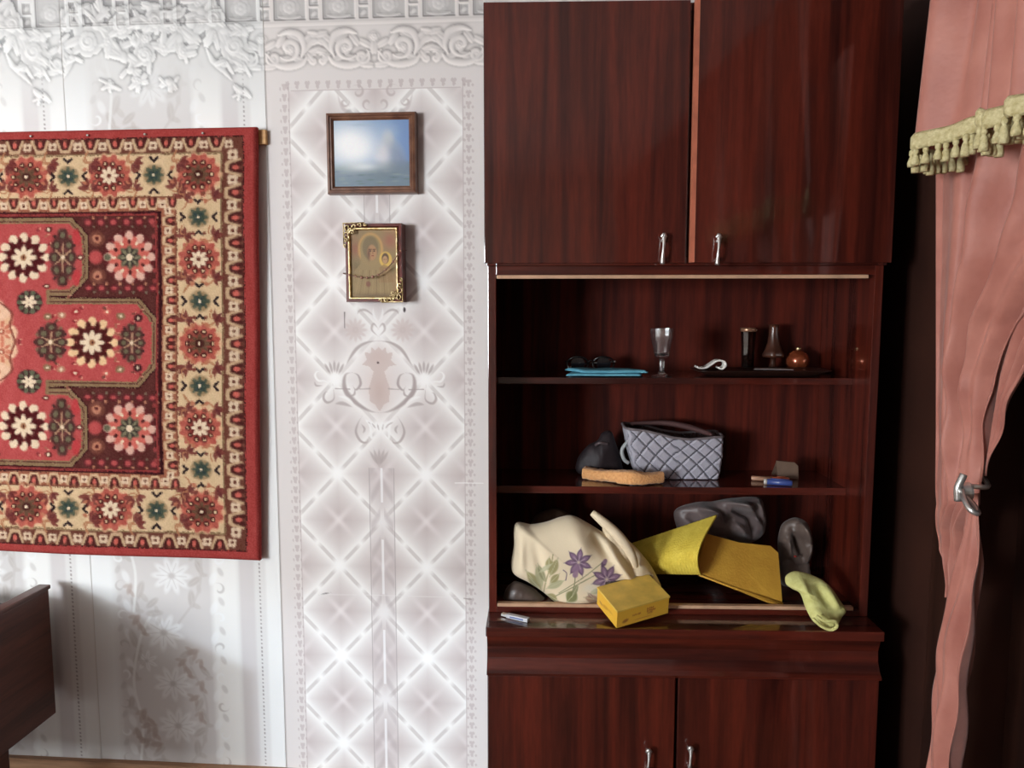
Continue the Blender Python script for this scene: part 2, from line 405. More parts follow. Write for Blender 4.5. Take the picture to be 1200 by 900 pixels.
def frieze(P, x0, x1, phase):
    """two printed mouldings along the top of the paper: rosette blocks, then acanthus scrolls"""
    Z0 = 2.078
    # blocks
    per = 0.1285; k0 = int((x0-phase)/per)-2
    for k in range(k0, k0+int((x1-x0)/per)+5):
        cx = phase+k*per
        for (a, b, c, d, hh) in ((cx-0.041, cx+0.041, Z0+0.004, Z0+0.09, 0.006), (cx+0.052, cx+0.075, Z0+0.004, Z0+0.030, 0.005), (cx+0.052, cx+0.075, Z0+0.038, Z0+0.064, 0.005)):
            i = P.near(a, b, c, d)
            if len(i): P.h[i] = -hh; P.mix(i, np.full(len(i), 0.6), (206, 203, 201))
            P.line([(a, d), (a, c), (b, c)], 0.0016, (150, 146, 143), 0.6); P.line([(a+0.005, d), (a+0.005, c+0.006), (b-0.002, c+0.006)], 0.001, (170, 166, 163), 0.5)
        petal_flower(P, cx, Z0+0.036, 0.028, 0.010, -0.006, 6)
        P.hb(cx, Z0+0.036, 0.006, 0.006, 0.004, 0, 0)
        P.hl([(cx-0.03, Z0+0.012), (cx, Z0+0.008), (cx+0.03, Z0+0.012)], 0.006, 0.006, -0.006)
        for q in (0.017, 0.051): leaf(P, cx+0.0635, Z0+q, 0.010, 0.006, 0.7, 0.006, -0.005)
    i = P.near(x0-1, x1+1, 2.066, 2.076); P.h[i] = np.maximum(P.h[i], 0.003)
def scrolls(P, phase, x0, x1):
    """acanthus frieze, mirrored about each centre"""
    half = 0.147; k0 = int((x0-phase)/(2*half))-1
    for k in range(k0, k0+int((x1-x0)/(2*half))+3):
        cx = phase+k*2*half
        petal_flower(P, cx, 2.035, 0.016, 0.012, 0.0, 5, 0.3); leaf(P, cx, 2.01, 0.018, 0.012, PI/2, 0.010)
        for f in (-1, 1):
            def m(pts): return [(cx+f*px_, pz_) for px_, pz_ in pts]
            P.hl(m(spiral(0.030, 1.988, 0.020, 1.3, 2.2)), 0.007, 0.012)
            P.hl(m(spiral(0.072, 2.012, 0.031, 1.15, -2.4)), 0.009, 0.014)
            P.hl(m(catm([(0.012, 2.0), (0.04, 1.972), (0.075, 1.968), (0.105, 1.975), (0.118, 1.99)])), 0.010, 0.012)
            P.hl(m(catm([(0.045, 2.045), (0.07, 2.052), (0.10, 2.043), (0.112, 2.015), (0.104, 1.99)])), 0.010, 0.013)
            P.hl(m(catm([(0.112, 2.0), (0.125, 2.02), (0.14, 2.03), (0.16, 2.02)])), 0.009, 0.010)
            for q, (lx, lz, rot) in enumerate(((0.022, 2.02, 0.5), (0.05, 2.03, 0.9), (0.085, 2.036, -0.5), (0.118, 2.033, 0.6), (0.128, 1.985, -0.9), (0.06, 1.985, 0.2), (0.095, 1.985, -0.4), (0.14, 2.005, 0.3), (0.138, 2.045, -0.2), (0.02, 1.968, 0.1))):
                leaf(P, cx+f*lx, lz, 0.019, 0.010, rot if f > 0 else PI-rot, 0.010)
            petal_flower(P, cx+f*0.075, 2.010, 0.017, 0.012, 0.004, 5); petal_flower(P, cx+f*0.03, 1.988, 0.010, 0.010, 0.004, 5)
            P.hl(m(spiral(0.136, 1.982, 0.014, 1.1, 1.0)), 0.005, 0.009)
GARLAND = [(640, 85, 46), (500, 108, 50), (365, 170, 62), (270, 100, 46), (330, 45, 44), (430, 45, 40), (515, 50, 36), (570, 100, 40), (700, 60, 40), (720, 110, 38), (790, 95, 48), (835, 50, 45), (880, 75, 52), (800, 160, 52), (740, 160, 46), (680, 190, 50), (600, 225, 46), (510, 235, 48), (450, 170, 44), (450, 265, 34), (540, 290, 34), (570, 335, 36), (640, 300, 40), (700, 340, 34), (455, 350, 28), (345, 300, 40), (300, 240, 30), (760, 215, 40), (970, 190, 60), (1010, 130, 40), (1000, 270, 40), (985, 330, 36), (995, 375, 28), (925, 260, 34), (210, 200, 60), (150, 170, 44), (200, 290, 34), (190, 340, 26), (250, 190, 40), (820, 10, 40), (930, 130, 44), (620, 30, 36), (600, 160, 38), (400, 110, 36), (555, 175, 34), (880, 140, 40)]
def garland(P, dx):
    rg = random.Random(11)
    for q, (gx, gy, gr) in enumerate(GARLAND):
        if gy > 255 and q % 3 == 1: continue
        cx, cz = W(gx/3.53, gy/3.53); r = gr/3.53/455*1.15; cx += dx
        big = q in (0, 1, 2, 12, 16, 28, 34)
        for k in range(rg.randint(4, 6)):                 # loose leaves and petals in all directions
            a = rg.uniform(0, 2*PI); d = r*rg.uniform(0.3, 0.95); rot = a+rg.uniform(-0.6, 0.6)
            leaf(P, cx+d*math.cos(a), cz+d*0.8*math.sin(a), r*rg.uniform(0.5, 0.95), r*rg.uniform(0.22, 0.42), rot, rg.uniform(0.008, 0.016), rg.uniform(0, 0.008))
        if big:
            petal_flower(P, cx, cz, r*0.95, 0.017, 0.008, 6, q*0.7)
            P.hl(spiral(cx, cz, r*0.42, 1.3, q), r*0.11, 0.006, 0.018, True)
        elif q % 3 == 0: petal_flower(P, cx, cz, r*0.7, 0.013, 0.006, 5, q*0.9)
        else: P.hb(cx, cz, r*0.5, r*0.4, 0.013, rg.uniform(0, 3), 0.006)
    for pts in ([(300, 215), (290, 260), (265, 320)], [(855, 200), (880, 250), (925, 290), (960, 330)], [(380, 20), (410, 90), (430, 150)], [(735, 75), (770, 30)]):
        P.hl([(W(a/3.53, b/3.53)[0]+dx, W(a/3.53, b/3.53)[1]) for a, b in pts], 0.009, 0.010)
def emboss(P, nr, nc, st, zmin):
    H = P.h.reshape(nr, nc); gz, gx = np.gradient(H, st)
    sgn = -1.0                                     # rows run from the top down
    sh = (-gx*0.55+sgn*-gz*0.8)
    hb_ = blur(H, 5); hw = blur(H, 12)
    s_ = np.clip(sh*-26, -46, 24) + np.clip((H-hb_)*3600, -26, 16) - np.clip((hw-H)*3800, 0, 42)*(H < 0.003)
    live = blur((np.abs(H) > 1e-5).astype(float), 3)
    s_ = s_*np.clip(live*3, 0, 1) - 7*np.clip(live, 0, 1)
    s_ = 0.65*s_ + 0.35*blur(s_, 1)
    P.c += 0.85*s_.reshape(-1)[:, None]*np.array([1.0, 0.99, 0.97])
def damask_strip(xa, xb, st):
    xs = np.arange(xa, xb+st/2, st); zs = np.arange(CZ-0.002, 0.054, -st)
    X, Z = np.meshgrid(xs, zs); P = Paint(X, Z, (228, 226, 224)); nr, nc = X.shape
    k_strip = math.floor((xa+1e-4-SB)/(SC-SB)); o = SB+k_strip*(SC-SB)      # own left seam (periodic pattern)
    x = P.x-o; z = P.z
    def band(a, b, c, al=1, soft=0.004): P.mix(np.arange(x.size), al*np.clip((np.minimum(x-a, b-x)+soft)/(2*soft), 0, 1), c)
    band(0.0, 0.075, (240, 241, 240)); band(0.075, 0.36, (216, 212, 210), 1, 0.02); band(0.35, 0.425, (242, 241, 238), 1, 0.008)
    band(0.430, 0.472, (217, 212, 211)); band(0.505, 0.547, (240, 240, 238))
    # dotted ribbon beside the seam
    t = ((z*455/5.2) % 1.0); P.mix(np.arange(x.size), (np.abs(x-0.488) < 0.0028)*(np.abs(t-0.5) < 0.24)*0.75, (150, 142, 140))
    P.mix(np.arange(x.size), (x < 0.0022)*0.35, (150, 146, 144))
    # ragged scroll edges either side of the grey column
    G, Wt = (196, 191, 188), (246, 247, 247)
    for j, z0 in enumerate(np.arange(0.06, 1.95, 0.085)):
        for ex_, f in ((o+0.085, 1), (o+0.37, -1)):
            P.line([(a, b) for a, b in spiral(ex_, z0, 0.020, 0.9, 1.2+j, f)], 0.0035, Wt if j % 2 else G, 0.75, 0.5, True)
            P.ell(ex_+f*0.016, z0+0.03, 0.010, 0.019, Wt, 0.4*f, 0.3, 0.6); P.ell(ex_-f*0.006, z0+0.05, 0.007, 0.013, G, -0.5*f, 0.3, 0.5)
    # bouquets, one every 0.42 m
    for q, zc in enumerate(np.arange(0.22, 2.0, 0.44)):
        for (dx, dz, r, n) in ((0.205, 0.22, 0.060, 9), (0.225, 0.07, 0.056, 9), (0.235, -0.055, 0.058, 10), (0.15, 0.135, 0.034, 7)):
            cx, cz = o+dx, zc+dz
            for k in range(n):
                a = 2*PI*k/n+q+dx*9; P.ell(cx+r*0.58*math.cos(a), cz+r*0.5*math.sin(a), r*0.42, r*0.17, Wt, a, 0.3, 0.6)
                P.line([(cx+r*0.2*math.cos(a), cz+r*0.2*math.sin(a)), (cx+r*0.75*math.cos(a), cz+r*0.65*math.sin(a))], 0.0011, (205, 201, 199), 0.6)
            P.ell(cx, cz, r*0.17, r*0.15, (206, 202, 200), 0, 0.4)
        for (dx, dz, rot, l) in ((0.115, 0.20, 1.9, .026), (0.125, 0.15, 1.2, .024), (0.11, 0.10, 2.2, .02), (0.30, 0.01, 1.1, .022), (0.315, -0.03, 2.0, .02), (0.30, -0.07, 0.6, .022), (0.29, -0.12, 1.6, .024), (0.14, -0.10, 1.2, .027), (0.125, -0.14, 2.0, .022), (0.175, -0.135, 0.7, .021), (0.18, -0.165, 0.1, .024), (0.27, 0.16, 0.5, .022), (0.10, 0.01, 1.4, .02), (0.32, 0.11, 2.3, .02)):
            P.ell(o+dx, zc+dz, l, l*0.42, (186, 178, 173), rot, 0.25, 0.6); P.ell(o+dx+0.012, zc+dz-0.02, l*0.6, l*0.3, (194, 186, 181), rot+1.1, 0.25, 0.5)
            P.line([(o+dx-l*0.8*math.cos(rot), zc+dz-l*0.8*math.sin(rot)), (o+dx+l*0.8*math.cos(rot), zc+dz+l*0.8*math.sin(rot))], 0.001, (210, 204, 200), 0.7)
        P.line(catm([(o+0.12, zc-0.16), (o+0.13, zc-0.05), (o+0.11, zc+0.07), (o+0.135, zc+0.2), (o+0.17, zc+0.27)]), 0.004, (238, 238, 236), 0.8)
        P.line(catm([(o+0.25, zc-0.19), (o+0.31, zc-0.1), (o+0.32, zc+0.02), (o+0.28, zc+0.12)]), 0.0035, (204, 198, 195), 0.8)
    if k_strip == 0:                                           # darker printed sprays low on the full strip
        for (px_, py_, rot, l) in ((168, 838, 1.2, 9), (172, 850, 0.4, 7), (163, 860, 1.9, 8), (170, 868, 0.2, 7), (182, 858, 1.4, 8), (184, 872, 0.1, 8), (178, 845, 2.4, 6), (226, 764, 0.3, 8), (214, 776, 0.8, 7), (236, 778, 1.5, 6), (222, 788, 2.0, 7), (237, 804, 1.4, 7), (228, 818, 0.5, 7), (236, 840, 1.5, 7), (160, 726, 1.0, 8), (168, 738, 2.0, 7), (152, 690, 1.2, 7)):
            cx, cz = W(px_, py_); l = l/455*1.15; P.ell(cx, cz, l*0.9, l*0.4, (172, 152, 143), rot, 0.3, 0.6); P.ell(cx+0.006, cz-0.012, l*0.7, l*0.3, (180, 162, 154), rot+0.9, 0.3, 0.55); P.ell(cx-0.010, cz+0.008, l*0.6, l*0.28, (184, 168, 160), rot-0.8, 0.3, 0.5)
    # frieze on top
    i = P.near(xa-1, xb+1, 1.80, CZ+1); P.mix(i, 0.9*np.clip((P.z[i]-1.83)/0.15, 0, 1), (222, 221, 219))
    frieze(P, xa, xb, SC+0.07); scrolls(P, -0.506, xa, xb)
    hole = P.near(o+0.0, o+0.45, 1.84, 2.13)
    keep = np.hypot((P.x[hole]-o-0.23)/0.25, (P.z[hole]-2.02)/0.13) < 1; P.h[hole[keep]] = 0
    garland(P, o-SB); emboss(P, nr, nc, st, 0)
    return X, Z, P
def lattice_strip(xa, xb, st):
    xs = np.arange(xa, xb+st/2, st); zs = np.arange(CZ-0.002, 0.054, -st)
    X, Z = np.meshgrid(xs, zs); P = Paint(X, Z, (226, 219, 216)); nr, nc = X.shape
    xc, zc = -0.506, 0.391; allp = np.arange(P.x.size)
    x, z = P.x-xc, P.z
    a, b = x/0.1205, (z-zc)/0.128
    def fold(v): return np.abs(((v) % 2.0)-1)          # 0 on strong lines (odd), 1 on faint lines (even)
    d1, d2 = fold(a+b), fold(a-b)
    inside = (np.abs(x) < 0.226) & (z < 1.905)
    u = 0.0877                                          # metres per unit across a line
    fade = 1.0
    cell = np.clip(np.minimum(d1, d2)*1.35-0.42, 0, 1)
    P.mix(allp, inside*0.9*cell*fade, (184, 167, 166))
    P.mix(allp, inside*0.25, (214, 204, 202))
    for dd, ot in ((d1, d2), (d2, d1)):
        P.mix(allp, inside*0.75*np.exp(-(((1-dd)*u)/0.008)**2)*np.clip(1.1*ot-0.05, 0, 1)*fade, (236, 228, 226))    # faint cross in each cell
    g = np.maximum(np.exp(-((d1*u)/0.020)**2), np.exp(-((d2*u)/0.020)**2))
    P.mix(allp, inside*0.95*g*fade, (252, 250, 247))
    for dd, ot in ((d1, d2), (d2, d1)):
        P.mix(allp, inside*0.62*fade*np.clip((0.0062-np.abs(dd)*u)/0.0022, 0, 1)*np.clip((ot-0.13)*5, 0, 1)*np.clip((0.98-ot)*5, 0, 1), (196, 187, 184))
    star = np.exp(-((np.minimum(d1, 9)*u)**2+(d2*u)**2)/0.018**2); P.mix(allp, inside*0.9*star*fade, (255, 254, 252))
    # centre ribbon
    def ribbon(z0, z1):
        on = (z > z0) & (z < z1)
        P.mix(allp, on*(np.abs(x) < 0.033)*0.30, (205, 194, 194)); P.mix(allp, on*(np.abs(np.abs(x)-0.034) < 0.0016)*0.7, (164, 152, 152))
        P.mix(allp, on*(np.abs(x) < 0.0035)*(np.abs(((z-zc-0.128)/0.256) % 1-0.5) < 0.3)*0.8, (250, 248, 248))
        P.mix(allp, on*(np.abs(x) > 0.006)*(np.abs(x) < 0.03)*0.45*np.clip(np.sin(z*80+np.abs(x)*130), 0, 1), (186, 174, 174))
    ribbon(0.0, 0.92); ribbon(1.42, 1.72)
    # narrow border of little hearts
    per = 0.0272; t = (z % per)-per/2; mgray = (176, 158, 158)
    for xb_ in (-0.238, 0.2415):
        q = np.abs(x-xb_)
        heart = (np.hypot((q-0.0035)/0.0036, (t-0.004)/0.005) < 1) | (np.hypot(q/0.0042, (t+0.0045)/0.0065) < 1)
        P.mix(allp, (z < 1.925)*heart*0.42, mgray); P.mix(allp, (z < 1.925)*(np.hypot((q-0.0105)/0.0026, (t+0.006)/0.004) < 1)*0.38, mgray)
        P.mix(allp, (z < 1.925)*(np.abs(np.abs(x)-0.226) < 0.0012)*0.35, mgray)
    t2 = (x % per)-per/2; q = z-1.922
    P.mix(allp, (np.abs(x) < 0.235)*((np.hypot((np.abs(t2)-0.003)/0.004, (q-0.003)/0.005) < 1) | (np.hypot(t2/0.0042, (q+0.006)/0.006) < 1))*0.42, mgray)
    P.mix(allp, (np.abs(x) < 0.222)*(np.abs(z-1.906) < 0.0014)*0.5, mgray)
    # ornament (mirrored) - points traced as fractions of the ornament box
    MG, DG, WH = (196, 172, 166), (168, 154, 152), (250, 248, 246)
    def pt(px_, py_):
        X1, Z1 = W(310+px_/3.0, 340+py_/3.0); return X1, Z1
    ox = pt(403, 300)[0]
    P.gauss(ox, pt(403, 300)[1], 0.11, 0.13, (246, 242, 240), 0.75)
    def mir(pts): return [(2*ox-p[0], p[1]) for p in pts]
    def stroke(pts, w, c, a=0.85, taper=True, n=22):
        q = catm([pt(*p) for p in pts], n)
        P.line(q, w, c, a, 0.4, taper); P.line(mir(q), w, c, a, 0.4, taper)
    P.gauss(ox, pt(403, 330)[1], 0.045, 0.07, (222, 206, 200), 0.7)
    fl = [(403, 196), (390, 212), (375, 200), (374, 222), (352, 218), (360, 246), (342, 262), (368, 268), (384, 286), (378, 310), (366, 345), (372, 392), (388, 400), (403, 424)]
    poly = [pt(*p) for p in fl]; P.poly(poly+mir(poly[::-1]), (202, 180, 173), 0.6); P.gauss(ox, pt(403, 360)[1], 0.018, 0.035, (196, 172, 164), 0.5); P.gauss(ox, pt(403, 235)[1], 0.03, 0.02, (206, 184, 178), 0.5)
    stroke([(403, 178), (360, 184), (325, 205), (300, 240), (285, 268)], 0.0042, DG, 0.75)
    stroke([(310, 290), (286, 296), (280, 330), (292, 366), (330, 402), (372, 425), (403, 430)], 0.0062, DG, 0.85)
    stroke([(310, 290), (330, 300), (338, 330), (322, 350), (310, 335)], 0.0034, DG, 0.8)
    stroke([(300, 372), (316, 366), (318, 345)], 0.0028, DG, 0.7)
    stroke([(250, 346), (300, 348)], 0.0014, DG, 0.8, False); stroke([(335, 348), (372, 346)], 0.0014, DG, 0.7, False)
    stroke([(240, 330), (245, 380), (222, 395), (208, 380), (214, 360), (226, 356)], 0.0034, DG, 0.7)
    stroke([(240, 345), (215, 320), (190, 318), (178, 300), (186, 286), (204, 290)], 0.0030, WH, 0.9)
    stroke([(205, 335), (182, 335), (176, 318)], 0.0026, DG, 0.6)
    for k in range(5):
        cx, cz = pt(222+k*12, 268-abs(k-2)*-4); P.ell(cx, cz, 0.0035, 0.014, DG, 0.5-0.25*k, 0.3, 0.65); P.ell(2*ox-cx, cz, 0.0035, 0.014, DG, -0.5+0.25*k, 0.3, 0.65)
    stroke([(246, 400), (275, 398), (312, 412)], 0.0050, DG, 0.6); stroke([(255, 372), (290, 380), (318, 404)], 0.0040, WH, 0.8)
    stroke([(345, 440), (328, 470), (322, 500), (338, 530), (360, 535), (366, 515)], 0.0034, DG, 0.7)
    stroke([(350, 445), (372, 480), (378, 520), (403, 490)], 0.0034, WH, 0.9); stroke([(340, 470), (352, 488), (345, 505)], 0.003, DG, 0.6)
    for k in range(6):
        aa = -1.05+0.42*k; cx, cz = pt(403+40*math.sin(aa), 452+26*math.cos(aa)); P.ell(cx, cz, 0.0035, 0.0105, WH, aa*-1+0.0, 0.3, 0.9); P.ell(cx+0.004, cz-0.003, 0.002, 0.008, DG, -aa, 0.3, 0.5)
    for k in range(5):
        aa = -0.9+0.45*k; P.line([pt(403, 620), pt(403+46*math.sin(aa), 575-24*math.cos(aa))], 0.004, DG, 0.5, 0.4, True)
    for cxp in (320, 486):                                # pink daisies either side of the crown
        cx, cz = pt(cxp, 140)
        for k in range(12): aa = 2*PI*k/12; P.ell(cx+0.018*math.cos(aa), cz+0.018*math.sin(aa), 0.013, 0.0045, (206, 188, 184), aa, 0.3, 0.5)
        P.ell(cx, cz, 0.008, 0.008, (200, 182, 178), 0, 0.3, 0.5)
    stroke([(403, 165), (378, 140), (384, 118), (403, 140)], 0.003, DG, 0.6); stroke([(395, 100), (360, 72), (335, 72), (325, 88)], 0.0032, DG, 0.6); stroke([(403, 118), (385, 90), (382, 60)], 0.003, WH, 0.8)
    # crown of scrolls under the top border
    for f in (-1, 1):
        for (cx, cz, r, tn, a0) in ((0.045, 1.90, 0.02, 1.1, 0.5), (0.08, 1.875, 0.014, 1.0, 2.5), (0.02, 1.87, 0.016, 1.0, 4.0), (0.03, 1.84, 0.012, 1.1, 1.0)):
            P.line([(xc+f*(p[0]), p[1]) for p in spiral(cx, cz, r, tn, a0)], 0.0032, (190, 176, 174), 0.7, 0.4, True)
        P.line(catm([(xc+f*0.10, 1.905), (xc+f*0.085, 1.86), (xc+f*0.05, 1.84), (xc, 1.80)]), 0.005, (196, 184, 182), 0.6, 0.4, True)
        P.ell(xc+f*0.072, 1.845, 0.008, 0.013, (186, 180, 178), f*0.6, 0.3, 0.7)
    # wear: nail holes, a tear, scuffs
    i0 = W(404, 366); i1 = W(404, 384); P.line([i0, i1], 0.0013, (90, 80, 78), 0.9)
    cx, cz = W(474, 363); P.ell(cx, cz, 0.0032, 0.0065, (60, 48, 50), 0, 0.2); cx, cz = W(443, 425); P.ell(cx, cz, 0.003, 0.003, (80, 60, 58), 0, 0.2)
    P.line([W(374, 697), W(388, 694)], 0.0020, (140, 134, 130), 0.9, 0.3, True); P.line([W(544, 701), W(552, 702)], 0.0018, (165, 155, 150), 0.8)
    P.line([W(533, 566), W(566, 566)], 0.0012, (252, 250, 248), 0.9); P.line([W(375, 696), W(548, 700)], 0.0010, (240, 236, 234), 0.6)
    P.mix(allp, (P.x-xa < 0.0022)*0.4, (150, 140, 138))
    i = P.near(xa-1, xb+1, 1.958, CZ+1); P.mix(i, np.full(len(i), 0.9), (224, 217, 213))
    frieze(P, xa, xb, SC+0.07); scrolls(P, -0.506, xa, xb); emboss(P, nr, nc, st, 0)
    return X, Z, P
M_PAPER = attr_mat('printed_wallpaper', 0.55, 0, 0.1, 700, spec=0.3)
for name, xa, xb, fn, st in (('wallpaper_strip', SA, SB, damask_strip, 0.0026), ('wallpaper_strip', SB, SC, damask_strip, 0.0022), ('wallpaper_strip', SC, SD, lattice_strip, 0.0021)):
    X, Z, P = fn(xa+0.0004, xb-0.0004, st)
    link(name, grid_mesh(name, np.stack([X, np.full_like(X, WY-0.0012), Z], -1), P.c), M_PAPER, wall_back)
box('wallpaper_strip', SD, XR, WY-0.0012, WY+0.01, 0.05, CZ-0.002, mat('plain_paper', (224, 217, 214), 0.6), wall_back)
box('wallpaper_strip', XL, SA, WY-0.0012, WY+0.01, 0.05, CZ-0.002, MATS['plain_paper'], wall_back)

# ------------------------------------------------------------------ the wall rug
def rug_paint(XX, YY):
    """XX 0..306 from the middle outwards, YY -250..250 from the middle down; pattern mirrored in both directions"""
    # knots: the drawing is followed in small steps and wanders a little
    rs = np.random.RandomState(4)
    Xk, Yk = np.round(XX/1.45)*1.45, np.round(YY/1.45)*1.45
    wob = np.stack([Xk, Yk, Xk*0], -1)
    jx, jy = 0.55*vnoise(wob, 0.9, 21)+rs.normal(0, 0.28, XX.shape), 0.55*vnoise(wob, 0.9, 22)+rs.normal(0, 0.28, XX.shape)
    P = Paint(XX, YY, (150, 52, 52)); P.pad = 3.5; P.x = (Xk+jx).ravel(); P.z = (Yk+jy).ravel()
    RED, DRK, BRN, CRM, PCH, SAL, GRN, OLV, WHT = (172, 74, 72), (70, 30, 28), (104, 60, 48), (206, 176, 138), (216, 170, 134), (192, 96, 84), (62, 72, 60), (132, 106, 78), (222, 198, 168)
    P.rect(-9, 400, -9, 400, (156, 62, 58))
    P.rect(-9, 293, -9, 239.5, DRK); P.rect(-9, 291.5, -9, 238, BRN)
    P.rect(-9, 268, -9, 221, OLV); P.rect(-9, 266, -9, 219, CRM)
    P.rect(-9, 216, -9, 171, (120, 74, 56)); P.rect(-9, 214, -9, 169, (150, 92, 70)); P.rect(-9, 197, -9, 153, DRK)
    def guard(horizontal, pos, wid, length, period, ph=0):
        n = int(length/period)+2
        for k in range(-1, n):
            t = k*period+ph
            def q(a, b): return (a, b) if horizontal else (b, a)
            def inr(t_): return -2 < t_ < length
            if not inr(t): continue
            c = q(t, pos)
            # scrolled leaf
            P.line([q(t-period*0.30, pos+wid*0.34), q(t-period*0.15, pos-wid*0.30), q(t+period*0.15, pos-wid*0.30), q(t+period*0.30, pos+wid*0.34)], wid*0.10, CRM, 0.85)
            P.line([q(t-period*0.16, pos+wid*0.36), q(t-period*0.06, pos-wid*0.05), q(t+period*0.06, pos-wid*0.05), q(t+period*0.16, pos+wid*0.36)], wid*0.13, DRK, 0.9)
            P.ell(*q(t, pos+wid*0.14), *q(wid*0.12, wid*0.18), SAL, 0, 0.3)
            # floret between
            t2 = t+period/2
            if inr(t2):
                for a in range(4): an = PI/4+a*PI/2; P.ell(*q(t2+wid*0.17*math.cos(an), pos+wid*0.17*math.sin(an)), wid*0.14, wid*0.14, WHT, 0, 0.3, 0.9)
                P.ell(*q(t2, pos), wid*0.09, wid*0.09, BRN, 0, 0.3)
    guard(True, 229.5, 19, 285, 29, 0); guard(False, 280, 23, 226, 29, 0)
    guard(True, 161, 17, 212, 23, 4); guard(False, 205.5, 17, 165, 23, 4)
    def rosette(cx, cy, r, kind):
        for k in range(14):
            a = 2*PI*k/14; P.ell(cx+r*0.90*math.cos(a), cy+r*0.88*math.sin(a), r*0.20, r*0.15, PCH, a, 0.3, 0.9)
        P.ell(cx, cy, r*0.9, r*0.88, (186, 100, 82), 0, 0.06)
        for k in range(12):
            a = 2*PI*(k+0.5)/12; P.ell(cx+r*0.82*math.cos(a), cy+r*0.82*math.sin(a), r*0.20, r*0.14, (168, 84, 72), a, 0.2)
        P.ell(cx, cy, r*0.64, r*0.64, (138, 66, 56), 0, 0.1)
        for k in range(10):
            a = 2*PI*k/10; P.ell(cx+r*0.58*math.cos(a), cy+r*0.58*math.sin(a), r*0.13, r*0.12, DRK, a, 0.25); P.ell(cx+r*0.60*math.cos(a), cy+r*0.60*math.sin(a), r*0.055, r*0.055, CRM, 0, 0.3)
        if kind:
            P.ell(cx, cy, r*0.44, r*0.44, (104, 44, 40), 0, 0.1)
            for k in range(8): a = 2*PI*k/8; P.ell(cx+r*0.26*math.cos(a), cy+r*0.26*math.sin(a), r*0.17, r*0.095, WHT, a, 0.25)
            P.ell(cx, cy, r*0.09, r*0.09, BRN, 0, 0.2)
        else:
            for k in range(8): a = 2*PI*k/8; P.ell(cx+r*0.30*math.cos(a), cy+r*0.30*math.sin(a), r*0.17, r*0.10, (96, 70, 52), a, 0.25)
            P.ell(cx, cy, r*0.20, r*0.20, (70, 34, 30), 0, 0.2); P.ell(cx, cy, r*0.07, r*0.07, WHT, 0, 0.2)
    def green(cx, cy, r, horizontal):
        P.ell(cx, cy, r*1.15, r*1.15, (150, 124, 92), 0, 0.15)
        for k in range(8): a = 2*PI*k/8; P.ell(cx+r*0.75*math.cos(a), cy+r*0.75*math.sin(a), r*0.34, r*0.2, (84, 86, 70), a, 0.3)
        P.ell(cx, cy, r*0.7, r*0.7, GRN, 0, 0.15)
        for k in range(4): a = PI/4+k*PI/2; P.ell(cx+r*0.38*math.cos(a), cy+r*0.38*math.sin(a), r*0.2, r*0.12, (50, 62, 62), a, 0.2)
        P.ell(cx, cy, r*0.16, r*0.16, WHT, 0, 0.3)
        for (dx, dy) in ((1, 0), (-1, 0), (0, 1), (0, -1)):
            for s_ in (-1, 1):
                x0, y0 = cx+dx*r*1.55, cy+dy*r*1.55
                P.line([(x0, y0), (x0+dx*r*0.4+dy*s_*r*0.42, y0+dy*r*0.4+dx*s_*r*0.42)], r*0.13, (40, 26, 30))
    def sprig(cx, cy, s_, rot):
        for k in (-1, 0, 1):
            P.line([(cx, cy), (cx+s_*math.cos(rot+k*0.6), cy+s_*math.sin(rot+k*0.6))], s_*0.17, (112, 54, 48) if k else (92, 40, 40), 0.9, 0.3, True)
        P.line(catm([(cx, cy), (cx-s_*0.5*math.cos(rot), cy-s_*0.3*math.sin(rot)), (cx-s_*0.9*math.cos(rot-0.8), cy-s_*0.9*math.sin(rot-0.8))], 8), s_*0.07, (170, 116, 84), 0.9)
    # main border: top/bottom row and side column
    ys, xs_ = 195, 241
    for x0, kd in ((42, 0), (138, 1), (xs_, 0)): rosette(x0, ys, 25, kd)
    for x0 in (-6, 90, 190): green(x0, ys, 10.5, True)
    for y0, kd in ((0, 0), (97.5, 1)): rosette(xs_, y0, 24, kd)
    for y0 in (49, 146): green(xs_, y0, 10.5, False)
    for x0 in (18, 66, 114, 164, 216):
        for s_ in (-1, 1): sprig(x0, ys+s_*15, 15, (2.4 if s_ < 0 else -0.7)); sprig(x0+3, ys-s_*17, 12, 0.5*s_+0.3); P.ell(x0-5, ys+s_*8, 3, 2, (176, 110, 84), s_*0.6, 0.3); P.ell(x0+6, ys+s_*6, 2.4, 1.6, (120, 70, 56), -s_*0.6, 0.3)
    for y0 in (25, 73, 122, 168):
        for s_ in (-1, 1): sprig(xs_+s_*16, y0, 15, (2.2 if s_ < 0 else 0.9)); sprig(xs_-s_*16, y0+4, 12, -0.5); P.ell(xs_+s_*8, y0-4, 2.4, 3, (176, 110, 84), s_*0.6, 0.3); P.ell(xs_+s_*6, y0+5, 2, 2.4, (120, 70, 56), -s_*0.6, 0.3)
    # field: dark maroon with little palmettes, red hexagons over it
    P.rect(-9, 190, -9, 149, (82, 40, 36))
    for x0 in range(112, 190, 15):
        for y0 in (141, 64):
            P.ell(x0, y0, 5.2, 4.4, (96, 36, 40), 0, 0.2); P.ell(x0, y0, 3.2, 2.6, (168, 76, 74), 0, 0.3); P.ell(x0+6, y0+5, 1.8, 1.8, (170, 116, 90), 0, 0.3); P.ell(x0+7, y0-5, 1.6, 1.6, (110, 96, 80), 0, 0.3)
    for y0 in range(72, 140, 13): P.ell(189, y0, 2, 3, (140, 62, 60), 0, 0.3)
